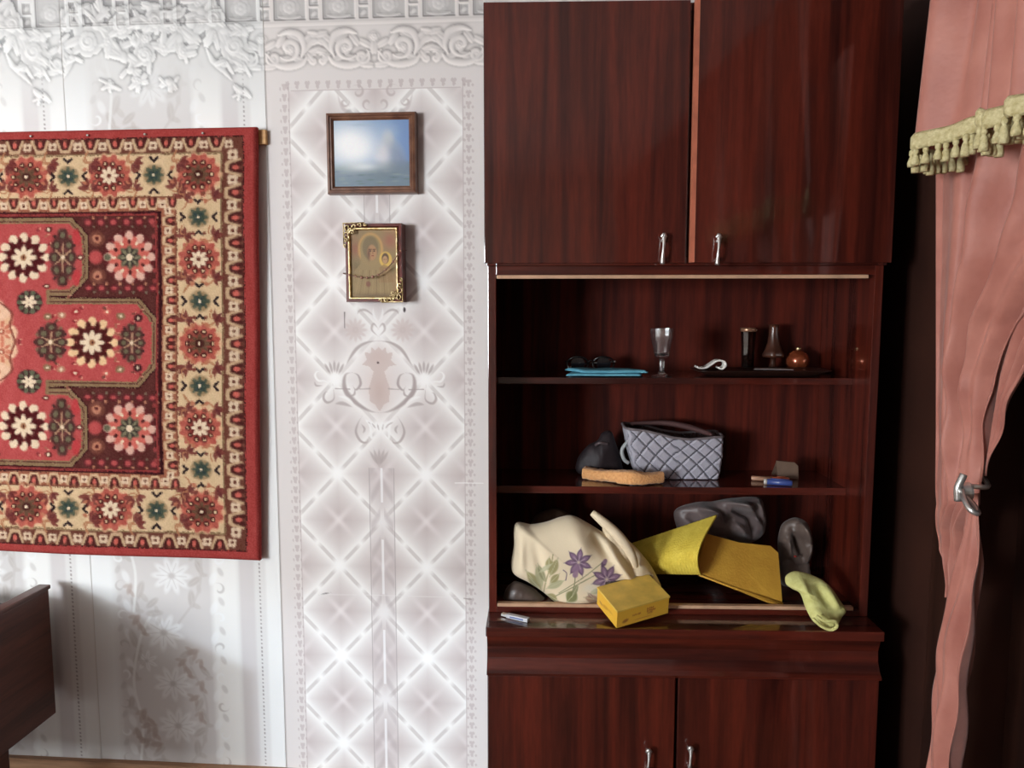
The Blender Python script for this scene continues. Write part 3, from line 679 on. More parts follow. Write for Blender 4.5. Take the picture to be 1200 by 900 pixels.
    def hexa(x1, y0, y1, cut):
        pts = [(-9, y0), (x1-cut, y0), (x1, y0+cut*1.2), (x1, y1-cut*1.2), (x1-cut, y1), (-9, y1)]
        def grow(g): return [(-9, y0-g), (x1-cut+g*0.4, y0-g), (x1+g, y0+cut*1.2-g*0.4), (x1+g, y1-cut*1.2+g*0.4), (x1-cut+g*0.4, y1+g), (-9, y1+g)]
        P.poly(grow(8.5), (58, 20, 24)); P.poly(grow(7), OLV); P.poly(grow(3.2), (90, 52, 44)); P.poly(grow(1.8), OLV); P.poly(pts, RED)
    hexa(104, 62, 140, 14)
    hexa(186, -46, 45, 18)
    P.rect(-9, 66, 30, 80, RED)                                    # the hexagons open into each other
    P.line([(66, 46), (66, 60)], 2, OLV)
    def bigros(cx, cy, r, c_out, c_in, core):
        for k in range(12):
            a = 2*PI*k/12; P.ell(cx+r*0.86*math.cos(a), cy+r*0.86*math.sin(a), r*0.2, r*0.17, c_out, a, 0.2)
            P.ell(cx+r*0.66*math.cos(a+0.26), cy+r*0.66*math.sin(a+0.26), r*0.2, r*0.14, c_in, a+0.26, 0.25)
        P.ell(cx, cy, r*0.62, r*0.62, c_in, 0, 0.08)
        for k in range(8): a = 2*PI*k/8; P.ell(cx+r*0.28*math.cos(a), cy+r*0.28*math.sin(a), r*0.22, r*0.11, core, a, 0.25)
        P.ell(cx, cy, r*0.12, r*0.12, (150, 100, 70), 0, 0.3); P.ell(cx, cy, r*0.05, r*0.05, DRK, 0, 0.3)
    def foliage(cx, cy, rx, ry):
        P.ell(cx, cy, rx*0.95, ry*0.9, (84, 48, 44), 0, 0.25, 0.75)
        for k in range(14): a = 2*PI*k/14; P.ell(cx+rx*math.cos(a), cy+ry*0.95*math.sin(a), 2.6, 2.0, (70, 40, 38) if k % 2 else (120, 92, 72), a, 0.3)
        for (dx, dy) in ((0, -0.8), (0, 0.8), (-0.5, -0.45), (0.5, -0.45), (-0.5, 0.45), (0.5, 0.45), (0, 0), (-0.7, 0), (0.7, 0)):
            P.ell(cx+dx*rx, cy+dy*ry, rx*0.42, ry*0.22, (74, 44, 40), dx*dy*2, 0.25); P.ell(cx+dx*rx, cy+dy*ry, rx*0.2, ry*0.12, (104, 96, 74), dx*dy, 0.3)
        for k in range(6): a = 2*PI*k/6+0.5; P.line([(cx, cy), (cx+rx*0.7*math.cos(a), cy+ry*0.5*math.sin(a))], 1.1, (176, 140, 110), 0.8)
        P.ell(cx, cy, 2, 2, WHT, 0, 0.3)
    bigros(38, 100, 28, WHT, (74, 24, 26), WHT); foliage(82, 100, 14, 33)
    for (x0, y0) in ((64, 66), (66, 133), (6, 134), (102, 100)): P.ell(x0, y0, 4, 3, (90, 40, 38), 0, 0.3); P.ell(x0, y0, 2, 1.6, WHT, 0, 0.3)
    P.ell(98, 76, 4, 9, (176, 60, 62), 0, 0.2); P.ell(98, 124, 4, 9, (176, 60, 62), 0, 0.2)
    bigros(117, 0, 29, (222, 184, 140), (74, 28, 26), WHT); foliage(70, 0, 17, 22); foliage(163, 0, 14, 22)
    for (x0, y0, c) in ((66, 30, OLV), (82, 32, (170, 120, 96)), (150, 31, OLV), (170, 29, (60, 28, 30)), (134, 36, SAL), (98, 36, (150, 50, 52))): P.ell(x0, y0, 5, 4, c, 0, 0.3); P.ell(x0, y0, 1.8, 1.5, WHT, 0, 0.4)
    # green rosette on the axis between the hexagons
    P.ell(45, 47, 14, 14, (60, 34, 34), 0, 0.1)
    for k in range(10): a = 2*PI*k/10; P.ell(45+11*math.cos(a), 47+11*math.sin(a), 3.4, 2.4, (92, 92, 72), a, 0.2)
    for k in range(6): a = 2*PI*k/6; P.ell(45+4.6*math.cos(a), 47+4.6*math.sin(a), 4, 2, WHT, a, 0.25)
    for k in range(46):                                       # small filler sprigs over the red ground
        x0, y0 = rnd.uniform(4, 176), rnd.uniform(-40, 136)
        if y0 > 50 and x0 > 96: continue
        if min(math.hypot(x0-38, y0-100), math.hypot(x0-117, y0), math.hypot(x0-45, y0-47)) < 30 or math.hypot((x0-70)/16, y0/22) < 1 or math.hypot((x0-163)/14, y0/22) < 1 or math.hypot((x0-82)/14, (y0-100)/33) < 1 or x0 < 34 and y0 < 56: continue
        P.ell(x0, y0, 2.6, 1.6, rnd.choice([(120, 44, 46), (150, 96, 76), (96, 60, 50)]), rnd.uniform(0, 3), 0.3, 0.85); P.ell(x0+2.4, y0+1.6, 1.4, 1.0, (206, 150, 124), 0, 0.3, 0.8)
    # cream centre motif
    for (x0, y0, rx, ry, c) in ((0, 0, 30, 22, PCH), (0, 26, 26, 16, PCH), (0, 42, 17, 11, (214, 168, 140)), (20, 10, 13, 11, (220, 178, 146)), (12, 34, 12, 9, (222, 180, 150))): P.ell(x0, y0, rx, ry, c, 0, 0.12)
    for k in range(9): a = 2*PI*k/9; P.ell(14+9*math.cos(a), 12+9*math.sin(a), 4.5, 2.2, (196, 116, 92), a, 0.3)
    for (x0, y0) in ((14, 12), (8, 36), (4, 0)): P.ell(x0, y0, 4, 3.4, (168, 84, 66), 0, 0.3); P.ell(x0, y0, 1.6, 1.4, WHT, 0, 0.3)
    P.line(catm([(30, 0), (24, 20), (26, 34), (12, 46), (0, 52)], 14), 1.3, (120, 60, 50), 0.8)
    # corner rosettes on the dark ground
    P.ell(160, 100, 30, 30, (92, 34, 36), 0, 0.1)
    bigros(160, 100, 29, (208, 164, 146), SAL, (104, 96, 74))
    for k in range(12): a = 2*PI*k/12; P.ell(160+18*math.cos(a), 100+18*math.sin(a), 2.4, 1.8, DRK if k % 2 else WHT, a, 0.3)
    P.ell(160, 100, 11, 11, (58, 50, 44), 0, 0.15)
    for k in range(8): a = 2*PI*k/8; P.ell(160+8*math.cos(a), 100+8*math.sin(a), 3.4, 1.8, (120, 112, 88), a, 0.3)
    P.ell(160, 100, 4, 4, WHT, PI/4, 0.2)
    for y0 in (78, 122):
        P.ell(122, y0, 9.5, 9, (110, 64, 52), 0, 0.15); P.ell(122, y0, 5.5, 5, (176, 116, 92), 0, 0.2); P.ell(122, y0, 2.2, 2, (92, 40, 38), 0, 0.2)
    P.ell(120, 100, 8, 8, (170, 72, 70), 0, 0.2); P.ell(134, 100, 4, 4, (96, 92, 72), 0, 0.3)
    P.line([(196, -9), (196, 152), (-9, 152)], 1.3, (52, 18, 22)); P.line([(192, -9), (192, 150), (-9, 150)], 1.0, (140, 56, 54))
    # woven unevenness
    n = vnoise(np.stack([P.x, YY.ravel(), P.x*0], -1), 0.35, 3)[:, None]*4 + np.random.normal(0, 6, (P.x.size, 1))
    P.c = np.clip(P.c+n, 8, 250)
    return P.c.reshape(XX.shape+(3,))
def rug():
    nC, nR = 430, 640
    xs = np.linspace(0, 306.5, nC); t = np.linspace(-1, 1, nR)
    XX, TT = np.meshgrid(xs, t); YY = TT*249.5
    half = rug_paint(XX[nR//2:], YY[nR//2:]); c = np.concatenate([half[::-1], half])
    top = 158-6*xs/305; bot = 641+12*xs/305
    R = np.zeros((nR, nC, 3))
    for j in range(nC):
        sx = xs[j] + (3.0*(t+1)/2)*(xs[j]/306)
        py = top[j]+(bot[j]-top[j])*(t+1)/2
        D = fw[None, :]+rt[None, :]*((sx-600)/FPX)[:, None]+up[None, :]*((450-py)/FPX)[:, None]
        k = WY/D[:, 1]; R[:, j, 0] = D[:, 0]*k; R[:, j, 2] = CAMH+D[:, 2]*k
    # bring to the hanging plane just in front of the wall; pile ripples
    xw, zw = R[..., 0], R[..., 2]
    e = np.minimum(np.minimum(306.5-XX, 249.5-YY), 249.5+YY)
    ripple = 0.004*np.sin(xw*9+1.0)*np.sin(zw*3.0)+0.003*np.sin(zw*11+xw*4)
    lum = c.mean(-1); pile = (lum-110)/110*0.0009
    ripple = ripple*(1-np.exp(-(zw.max()-zw)/0.12))
    R[..., 1] = WY-0.037-ripple-pile+0.006*np.clip(1-e/4.0, 0, 1)**2
    # the mirrored half outside the picture, coarser
    return R, c
R, c = rug()
x_mid = R[:, 0, 0].mean()
M_RUG = attr_mat('wool_weave', 0.95, 0, 0.6, 420, sheen=0.0, spec=0.08)
rugE = thing('wall_rug', 'large red oriental rug with floral rosette borders hung on the wall', 'rug', (x_mid, WY-0.03, R[-1, :, 2].min()))
def rug_part(name, G, cc):
    G2 = G-np.array(rugE.location); return link(name, grid_mesh(name, G2, cc, (0, 0.011, 0)), M_RUG, rugE)
rug_part('woven_half', R[:, :], c)
L2 = R[::3, ::3].copy()[:, ::-1]; c2 = c[::3, ::3][:, ::-1]; L2[..., 0] = 2*R[::3, 0:1, 0]-L2[..., 0]
rug_part('woven_half', L2, c2)
# batten the rug is nailed to
bz = W(309, 161)[1]
bt = thing('wooden_batten', 'thin pale wooden batten behind the top edge of the red rug', 'batten', (x_mid, WY-0.0175, bz-0.02))
bxr = W(314, 161)[0]-x_mid
box('batten_strip', -abs(x_mid-R[0, -1, 0])-0.04, bxr, 0.0020, 0.0162, 0.0, 0.036, mat('pale_pine', (214, 168, 112), 0.6, (180, 130, 80), 20, stretch=(0.2, 1, 4)), bt, 0.001)
setp(bt.children[0], 'bare pine end of the batten')
for k in range(9):
    nx = -0.62+k*0.155
    nb = tube('nail_head', [(nx, -0.0250, 0.024), (nx, -0.0222, 0.024)], 0.003, M_CHROME, bt)

# ------------------------------------------------------------------ framed picture and icon
def frame_members(parent, x0, x1, z0, z1, w, d, prof, m, name='frame_side'):
    """four mitred mouldings round a rectangle; prof: list of (across 0..1, depth 0..1)"""
    cs = [(x0, z0), (x1, z0), (x1, z1), (x0, z1)]; ins = [(1, 1), (-1, 1), (-1, -1), (1, -1)]
    for k in range(4):
        k2 = (k+1) % 4; V = []; n = len(prof)
        for c_, s_ in ((cs[k], ins[k]), (cs[k2], ins[k2])):
            for a, b in prof: V.append((c_[0]+s_[0]*a*w, -b*d, c_[1]+s_[1]*a*w))
        Fc = [(i, (i+1) % n, n+(i+1) % n, n+i) for i in range(n)]+[tuple(range(n))[::-1], tuple(range(n, 2*n))]
        o = pyobj(name, V, Fc, m, parent, False); weld(o); o.data.shade_flat()
M_FRAME = mat('brown_frame_wood', (126, 86, 64), 0.4, (88, 52, 38), 30, coat=0.3, stretch=(1, 1, 1))
M_GLASS = mat('pane_glass', (255, 255, 255), 0.03, (250, 250, 250), trans=1, ior=1.45)
x0, z1 = W(381, 132, WY-0.03); x1, z0 = W(488, 226, WY-0.03)
pic = thing('framed_picture', 'brown wooden framed print of a pale blue misty scene above the icon', 'picture', ((x0+x1)/2, WY-0.0015, z0))
hw, hh = (x1-x0)/2, z1-z0
frame_members(pic, -hw, hw, 0, hh, 0.019, 0.030, [(0, 0), (0, 0.75), (0.12, 0.95), (0.42, 1.0), (0.55, 0.88), (0.72, 0.9), (0.88, 0.8), (1, 0.72), (1, 0)], M_FRAME)
def print_mesh(name, w, h, n, fn, parent, m, y, at):
    xs = np.linspace(-w/2, w/2, n); zs = np.linspace(0, h, int(n*h/w)); X, Z = np.meshgrid(xs, zs)
    U, Vv = X/w+0.5, Z/h; P = Paint(U, Vv, (150, 170, 190)); fn(P)
    g = np.stack([X+at[0], np.full_like(X, y), Z+at[1]], -1)
    return link(name, grid_mesh(name, g, P.c), m, parent)
def misty(P):
    """a generic pale landscape: blue evening sky, bright glow, grey-green hill with a pale rock"""
    x, z = P.x, P.z; A = np.arange(x.size)
    P.c[:] = np.array((120, 150, 196)); P.mix(A, 0.8*(1-x), (168, 190, 206))
    P.mix(A, np.clip((0.36-z+0.05*np.sin(x*7))*9, 0, 1), (128, 148, 150))
    P.mix(A, np.clip((0.20-z+0.03*np.sin(x*11+1))*9, 0, 1), (112, 138, 128))
    hill = 0.30+0.20*np.exp(-((x-0.80)/0.22)**2)
    P.mix(A, np.clip((hill-z)*14, 0, 1)*0.75, (122, 138, 160))
    P.ell(0.74, 0.46, 0.17, 0.24, (172, 180, 194), 0.25, 0.35, 0.8); P.ell(0.72, 0.70, 0.075, 0.13, (170, 178, 190), 0.1, 0.35, 0.8); P.ell(0.84, 0.42, 0.10, 0.22, (122, 140, 168), 0.35, 0.5, 0.6); P.ell(0.60, 0.24, 0.40, 0.13, (116, 132, 140), 0.05, 0.4, 0.6)
    P.gauss(0.66, 0.50, 0.08, 0.16, (214, 208, 212), 0.75); P.gauss(0.73, 0.72, 0.055, 0.10, (178, 184, 188), 0.8); P.gauss(0.62, 0.44, 0.10, 0.08, (214, 214, 222), 0.7)
    P.gauss(0.20, 0.66, 0.36, 0.30, (255, 255, 255), 1.0); P.gauss(0.28, 0.56, 0.26, 0.22, (255, 255, 255), 1.0); P.gauss(0.40, 0.30, 0.20, 0.06, (240, 244, 246), 0.7)
    P.gauss(0.36, 0.93, 0.14, 0.02, (170, 190, 206), 0.6); P.gauss(0.72, 0.80, 0.12, 0.13, (214, 226, 234), 0.35)
    for k in range(26): P.gauss(rnd.random(), 0.04+0.2*rnd.random(), 0.05, 0.012, rnd.choice([(96, 120, 112), (150, 166, 158), (110, 128, 146)]), 0.5)
M_PRINT = attr_mat('glossy_print', 0.3, 0.6, 0.03, 300, coatr=0.06)
o = print_mesh('print', 2*hw-0.036, hh-0.036, 170, misty, pic, M_PRINT, -0.021, (0, 0.018)); setp(o, 'pale blue print with a white glow')
box('backing_board', -hw+0.008, hw-0.008, -0.006, -0.001, 0.008, hh-0.008, mat('backing_card', (120, 96, 70), 0.8), pic)

x0, z1 = W(404, 262, WY-0.045); x1, z0 = W(472, 354, WY-0.045)
ic = thing('religious_icon', 'small icon in a red-brown case with brass corner ornaments below the framed picture', 'icon', ((x0+x1)/2, WY-0.0015, z0))
hw, hh = (x1-x0)/2, z1-z0
M_ICW = mat('red_brown_lacquer', (112, 40, 30), 0.3, (76, 22, 18), 25, coat=0.5)
frame_members(ic, -hw, hw, 0, hh, 0.0095, 0.046, [(0, 0), (0, 0.92), (0.1, 1.0), (0.8, 1.0), (1, 0.9), (1, 0)], M_ICW, 'case_side')
box('case_back', -hw+0.01, hw-0.01, -0.016, -0.002, 0.01, hh-0.01, mat('black_velvet', (30, 16, 14), 0.9), ic)
inn = bpy.data.objects.new('gilt_frame', None)
gx0, gz1 = W(407, 266.5, WY-0.045); gx1, gz0 = W(467.5, 351, WY-0.045)
iw, ih = gx1-gx0, gz1-gz0; ox, oz = (gx0+gx1)/2-(x0+x1)/2, gz0-z0
def icon_print(P):
    x, z = P.x, P.z; A = np.arange(x.size); P.c[:] = (150, 126, 88)
    n = vnoise(np.stack([x*9, z*9, x*0], -1), 3.0, 5); P.mix(A, np.clip(n*0.5+0.25, 0, 0.6), (170, 128, 92))
    for (cx, cz, r, c_) in ((0.12, 0.72, .14, (150, 84, 66)), (0.86, 0.84, .14, (160, 88, 74)), (0.14, 0.46, .12, (110, 96, 62)), (0.9, 0.4, .12, (128, 112, 70))): P.gauss(cx, cz, r, r*0.8, c_, 0.6)
    P.ell(0.44, 0.71, 0.27, 0.24, (196, 152, 92), 0, 0.08); P.ell(0.44, 0.72, 0.22, 0.20, (150, 128, 84), 0, 0.1)
    P.poly([(0.02, 0.0), (0.05, 0.36), (0.22, 0.50), (0.24, 0.78), (0.34, 0.90), (0.52, 0.90), (0.62, 0.78), (0.64, 0.55), (0.84, 0.40), (0.95, 0.0)], (156, 132, 90), 0.9)
    P.ell(0.44, 0.73, 0.17, 0.17, (126, 108, 76), 0, 0.1); P.ell(0.47, 0.66, 0.105, 0.115, (176, 132, 92), 0, 0.12)
    for dx in (-0.04, 0.045): P.ell(0.475+dx, 0.685, 0.022, 0.010, (70, 46, 34), 0, 0.3); P.line([(0.475+dx-0.03, 0.708), (0.475+dx+0.03, 0.71)], 0.006, (84, 56, 40))
    P.line([(0.485, 0.69), (0.49, 0.645)], 0.007, (140, 98, 66)); P.line([(0.465, 0.615), (0.505, 0.615)], 0.007, (130, 64, 50)); P.gauss(0.40, 0.64, 0.03, 0.08, (92, 60, 44), 0.8)
    P.ell(0.76, 0.56, 0.135, 0.115, (214, 176, 86), 0, 0.08); P.ell(0.755, 0.575, 0.075, 0.078, (96, 70, 48), 0, 0.12); P.ell(0.75, 0.555, 0.055, 0.058, (188, 146, 104), 0, 0.12)
    for dx in (-0.02, 0.022): P.ell(0.75+dx, 0.562, 0.011, 0.006, (70, 46, 34), 0, 0.3)
    P.poly([(0.60, 0.22), (0.62, 0.44), (0.72, 0.49), (0.86, 0.44), (0.93, 0.22)], (150, 116, 76), 0.7)
    for k in range(9): P.line(catm([(0.1+0.09*k, 0.05), (0.16+0.08*k, 0.22), (0.2+0.07*k, 0.40)], 8), 0.008, (112, 90, 58) if k % 2 else (182, 154, 106), 0.5)
    P.ell(0.38, 0.20, 0.05, 0.04, (120, 66, 54), 0, 0.3, 0.7); P.gauss(0.5, 0.02, 0.5, 0.05, (92, 70, 48), 0.6)
print_mesh('icon_print', iw-0.01, ih-0.01, 100, icon_print, ic, attr_mat('aged_icon_print', 0.45, 0.35, 0.4, 500), -0.040, (ox, oz+0.005))
gl = thing('gilt_frame', None, None, (ox, 0, oz)); gl.parent = ic
frame_members(gl, -iw/2, iw/2, 0, ih, 0.007, 0.044, [(0, 0.4), (0, 1.0), (0.35, 1.09), (0.65, 1.09), (1, 0.98), (1, 0.4)], M_BRASS, 'gilt_side')
def filigree(cx, cz, fx, fz):
    bm_ = []; V = []; Fc = []
    for k, (a, b, r, tn, a0) in enumerate(((0.010, 0.010, 0.009, 1.2, 0), (0.024, 0.008, 0.007, 1.1, 1), (0.008, 0.024, 0.007, 1.1, 2), (0.036, 0.006, 0.005, 1.1, 3), (0.006, 0.036, 0.005, 1.1, 4), (0.020, 0.020, 0.006, 1.2, 2.5), (0.046, 0.004, 0.004, 1, 0), (0.004, 0.046, 0.004, 1, 1))):
        p = [(cx+fx*q[0]*1.25, -0.050+0.002*math.sin(k), cz+fz*q[1]*1.25) for q in spiral(a, b, r, tn, a0, n=14)]
        v, f = tube_geo(p, 0.0019, 5); off = len(V); V += v; Fc += [tuple(i+off for i in ff) for ff in f]
    v, f = tube_geo([(cx+fx*0.002, -0.048, cz+fz*0.055), (cx+fx*0.001, -0.048, cz+fz*0.002), (cx+fx*0.055, -0.048, cz+fz*0.001)], 0.0022, 5); off = len(V); V += v; Fc += [tuple(i+off for i in ff) for ff in f]
    o = pyobj('corner_ornament', V, Fc, M_BRASS, ic); setp(o, 'brass filigree corner')
filigree(-hw-0.004, hh+0.002, 1, -1); filigree(hw+0.002, -0.001, -1, 1)
# prayer beads slung across the icon
bead_path = [(-hw-0.005, -0.02, 0.075), (-hw-0.006, -0.045, 0.074), (-hw-0.001, -0.055, 0.072), (-hw+0.012, -0.057, 0.069), (-0.035, -0.057, 0.063), (-0.012, -0.057, 0.062), (0.012, -0.057, 0.068), (0.035, -0.057, 0.083), (0.058, -0.057, 0.108), (hw-0.004, -0.057, 0.127), (hw+0.004, -0.054, 0.130), (hw+0.008, -0.045, 0.132), (hw+0.006, -0.02, 0.133)]
pb = thing('bead_string', 'thin string of beads slung across the front of the small icon', 'beads', tuple(np.array(ic.location)))
sp = smoothpath(bead_path, 60); tube('cord', sp, 0.0011, mat('dull_cord', (120, 84, 70), 0.6), pb, 6)
M_BEAD = mat('bead_glass', (190, 150, 130), 0.15, (150, 96, 80), coat=0.5)
for k in (15, 18, 21, 24, 27, 30, 34, 38, 42, 46):
    q = sp[k]; rr = 0.0042 if k in (21, 27) else 0.003
    lathe('bead', [(0.0005, -rr)]+[(rr*math.sin(t), -rr*math.cos(t)) for t in np.linspace(0.3, PI-0.3, 6)]+[(0.0005, rr)], 10, M_BEAD, pb, tuple(q))

# ------------------------------------------------------------------ the three stacked cabinet units
def handle(parent, u, v, w, name='handle'):
    """small cast pull: two feet, a bowed bar and a pin head"""
    bm_ = []; V = []; Fc = []
    def add(p, r, seg=8):
        v_, f_ = tube_geo(p, r, seg); off = len(V); V.extend(v_); Fc.extend([tuple(i+off for i in ff) for ff in f_])
    add([(u, v, w+0.018), (u, v-0.012, w+0.018)], 0.0035); add([(u, v, w-0.018), (u, v-0.012, w-0.018)], 0.0035)
    add(smoothpath([(u+0.001, v-0.012, w+0.026), (u, v-0.017, w+0.010), (u-0.0015, v-0.018, w-0.008), (u-0.001, v-0.012, w-0.028)], 14), lambda t: 0.0052-0.0026*math.sin(PI*t))
    add(smoothpath([(u-0.004, v-0.013, w+0.024), (u, v-0.015, w+0.030), (u+0.004, v-0.013, w+0.024)], 8), 0.0035)
    return pyobj(name, V, Fc, M_CHROME, parent)
T = 0.017
MID0, MID1 = 0.700, 1.4335
def lathe_none(): pass
# base cupboard
bc = thing('base_cupboard', 'glossy dark red-brown lower cupboard with two doors and a projecting top', 'cupboard', tuple(CO), CB)
LV = -0.075
box('top_board', -0.002, 0.802, LV-0.003, 0.34, MID0-0.02, MID0, M_WOODX, bc, 0.002)
V = []; prof = [(LV+0.006, MID0-0.02), (LV+0.010, MID0-0.028), (LV+0.018, MID0-0.05), (LV+0.016, MID0-0.072), (LV+0.004, MID0-0.09), (LV-0.004, MID0-0.097), (LV-0.003, MID0-0.102), (LV+0.03, MID0-0.102), (LV+0.03, MID0-0.02)]
for u in (0.0, 0.8):
    for a, b in prof: V.append((u, a, b))
n = len(prof); o = pyobj('fascia', V, [(i, (i+1) % n, n+(i+1) % n, n+i) for i in range(n)]+[tuple(range(n))[::-1], tuple(range(n, 2*n))], M_WOODX, bc, False); weld(o)
o.data.shade_flat(); setp(o, 'hollow moulded fascia board')
box('side_panel', 0.0, T, LV+0.021, 0.34, 0.0, MID0-0.1025, M_WOOD, bc); box('side_panel', 0.8-T, 0.8, LV+0.021, 0.34, 0.0, MID0-0.1025, M_WOOD, bc)
box('back_panel', T, 0.8-T, 0.325, 0.335, 0.05, MID0-0.02, M_BACK, bc)
box('bottom_panel', T, 0.8-T, LV+0.025, 0.325, 0.06, 0.076, M_WOODX, bc); box('plinth', T, 0.8-T, LV+0.05, LV+0.066, 0.0, 0.06, M_WOODX, bc)
for a, b, hu in ((0.002, 0.3865, 0.333), (0.3925, 0.798, 0.418)):
    d = box('door', a, b, LV+0.002, LV+0.019, 0.062, MID0-0.105, M_WOOD, bc, 0.0015); h = handle(d, hu, LV+0.002, 0.418 if hu < .4 else 0.425); setp(h, 'small silver pull')
# open shelf unit
su = thing('open_shelf_unit', 'dark wooden open shelf unit with two shelves full of household things', 'shelf', tuple(CO+np.array([0, 0, MID0+0.0005])), CB)
def sbox(name, a, b, c, d, e, f, m=M_WOOD, bev=0.001): return box(name, a, b, c, d, e-MID0, f-MID0, m, su, bev)
sbox('side_panel', 0.0, T, 0.0, 0.34, MID0, MID1); sbox('side_panel', 0.8-T, 0.8, 0.0, 0.34, MID0, MID1)
sbox('bottom_board', T, 0.8-T, 0.0, 0.28, MID0, MID0+0.012, M_WOODX); sbox('top_board', T, 0.8-T, 0.0, 0.28, MID1-0.018, MID1, M_WOODX)
sbox('back_panel', T, 0.8-T, 0.28, 0.288, MID0, MID1, M_BACK)
S1, S2 = 1.197, 0.953       # shelf tops
sbox('shelf', T, 0.8-T, 0.085, 0.28, S1-0.014, S1, M_WOODX); sbox('shelf', T, 0.8-T, 0.095, 0.28, S2-0.016, S2, M_WOODX)
for z in (MID1-0.0255, MID0+0.012):
    t = sbox('glass_track', T+0.001, 0.8-T-0.012, 0.001, 0.014, z, z+0.0072, M_TRACK, 0.0008); setp(t, 'pale plastic track of the missing sliding glass')
BZ = MID0+0.0125; S1 += 0.0005; S2 += 0.0005
# upper cupboard
uc = thing('upper_cupboard', 'glossy dark red-brown wall cupboard with two plain doors, one ajar', 'cupboard', tuple(CO+np.array([0, 0, MID1+0.001])), CB)
UH = 0.512
def ubox(name, a, b, c, d, e, f, m=M_WOOD, bev=0.001): return box(name, a, b, c, d, e, f, m, uc, bev)
ubox('side_panel', -0.002, T, 0.0, 0.34, 0.0, UH); ubox('side_panel', 0.806-T, 0.806, 0.0, 0.34, 0.0, UH)
ubox('bottom_panel', T, 0.806-T, 0.0, 0.33, 0.0, T, M_WOODX); ubox('top_panel', T, 0.806-T, 0.0, 0.33, UH-T, UH, M_WOODX)
ubox('back_panel', T, 0.806-T, 0.33, 0.338, 0.0, UH, M_BACK); ubox('partition', 0.395, 0.411, 0.002, 0.33, T, UH-T)
d = ubox('door', -0.006, 0.398, -0.0185, -0.001, 0.004, UH-0.002, M_WOOD, 0.0015); h = handle(d, 0.352, -0.0185, 0.030); setp(h, 'small silver pull')
# the right door stands ajar: built about its hinge
dr = thing('door', None, None, (0.808, -0.001, 0)); dr.parent = uc; dr.rotation_euler = (0, 0, math.radians(1.2))
box('door_leaf', -0.394, -0.002, -0.018, 0.0, 0.004, UH+0.03, M_WOOD, dr, 0.0012)
e_ = box('edge_band', -0.4020, -0.394, -0.0190, -0.0015, 0.005, UH+0.029, M_EDGE, dr); setp(e_, 'pale pink edge strip of the ajar door')
h = handle(dr, -0.350, -0.018, 0.028); setp(h, 'small silver pull')

# ------------------------------------------------------------------ curtain, valance, rod, hook on the doorway side
CXP = 0.625
def interp_px(tbl, y): t = np.array(tbl, float); return np.interp(y, t[:, 0], t[:, 1])
def drape_part(name, left, right, y0, y1, nr, nc, wfun, parent, x0=0.0):
    P = np.zeros((nr, nc, 3)); s = np.linspace(0, 1, nc)
    for i, py in enumerate(np.linspace(y0, y1, nr)):
        l, r = interp_px(left, py), interp_px(right, py)
        ya, za = XP(l, py, CXP+x0); yb, zb = XP(r, py, CXP+x0)
        P[i, :, 0] = CXP+x0+wfun(py, s); P[i, :, 1] = ya+(yb-ya)*s; P[i, :, 2] = np.clip(za+(zb-za)*s, 0.012, 2.058)
    o = link(name, grid_mesh(name, P-np.array(parent.location)), M_CURT, parent, True)
    md = o.modifiers.new('thick', 'SOLIDIFY'); md.thickness = 0.002; md.offset = 0
    return o
def w_main(py, s):
    tie = math.exp(-((py-580)/120)**2)
    A = 0.024*(1-0.7*tie)
    w = A*np.sin(2*PI*3.4*s**0.85+0.6)+0.35*A*np.sin(2*PI*7.7*s+1.0+py*0.002)
    w = w+0.0035*np.sin(py*0.045+s*14)*np.sin(s*22+py*0.02)                      # soft dents
    w = w+0.0045*np.sin(s*7-(py-560)*0.055)*math.exp(-((py-480)/60)**2)          # creases drawn towards the hook
    w = w-0.006*np.exp(-((s-0.3-(py-430)/700)/0.05)**2)*math.exp(-((py-430)/70)**2)
    w = np.where(w < 0, w*np.clip((s-0.06)/0.34, 0, 1)**1.5, w*np.clip(s/0.12, 0, 1))
    return w+0.03/(1+math.exp(-(py-618)/12))                                      # the slack below the tie hangs back in shade
def w_edge(py, s): return 0.010*np.sin(2*PI*2.2*s+py*0.01)*(1-math.exp(-((py-560)/120)**2))+0.004*np.sin(py*0.09)*s
def w_tail(py, s):
    k = np.clip((py-585)/120.0, 0, 1)
    return 0.014*k*np.sin(2*PI*1.6*s+0.4)+0.005*k*np.sin(2*PI*4.1*s+py*0.012)+0.003*np.sin(py*0.06+s*8)*k
cu = thing('door_curtain', 'long pink satin curtain tied aside to a hook at the doorway', 'curtain', (CXP, 1.3, 0.01))
drape_part('drape', [(-60, 1103), (200, 1097), (500, 1097), (590, 1096), (620, 1086), (645, 1082), (665, 1088), (685, 1097), (705, 1103)], [(-60, 1350), (150, 1310), (300, 1244), (380, 1190), (440, 1166), (500, 1154), (560, 1147), (590, 1142), (620, 1118), (660, 1108), (705, 1104)], -40, 700, 170, 200, w_main, cu)
drape_part('front_edge', [(-60, 1340), (150, 1300), (300, 1236), (380, 1196), (440, 1178), (500, 1164), (558, 1153)], [(-60, 1440), (150, 1400), (300, 1310), (380, 1240), (440, 1197), (500, 1174), (558, 1156)], -40, 558, 120, 60, w_edge, cu, 0.012)
drape_part('tail', [(578, 1136), (600, 1132), (640, 1124), (680, 1112), (720, 1102), (760, 1096), (900, 1086), (1300, 1068)], [(578, 1146), (605, 1147), (660, 1150), (760, 1140), (900, 1126), (1300, 1106)], 578, 1290, 140, 70, w_tail, cu, -0.015)
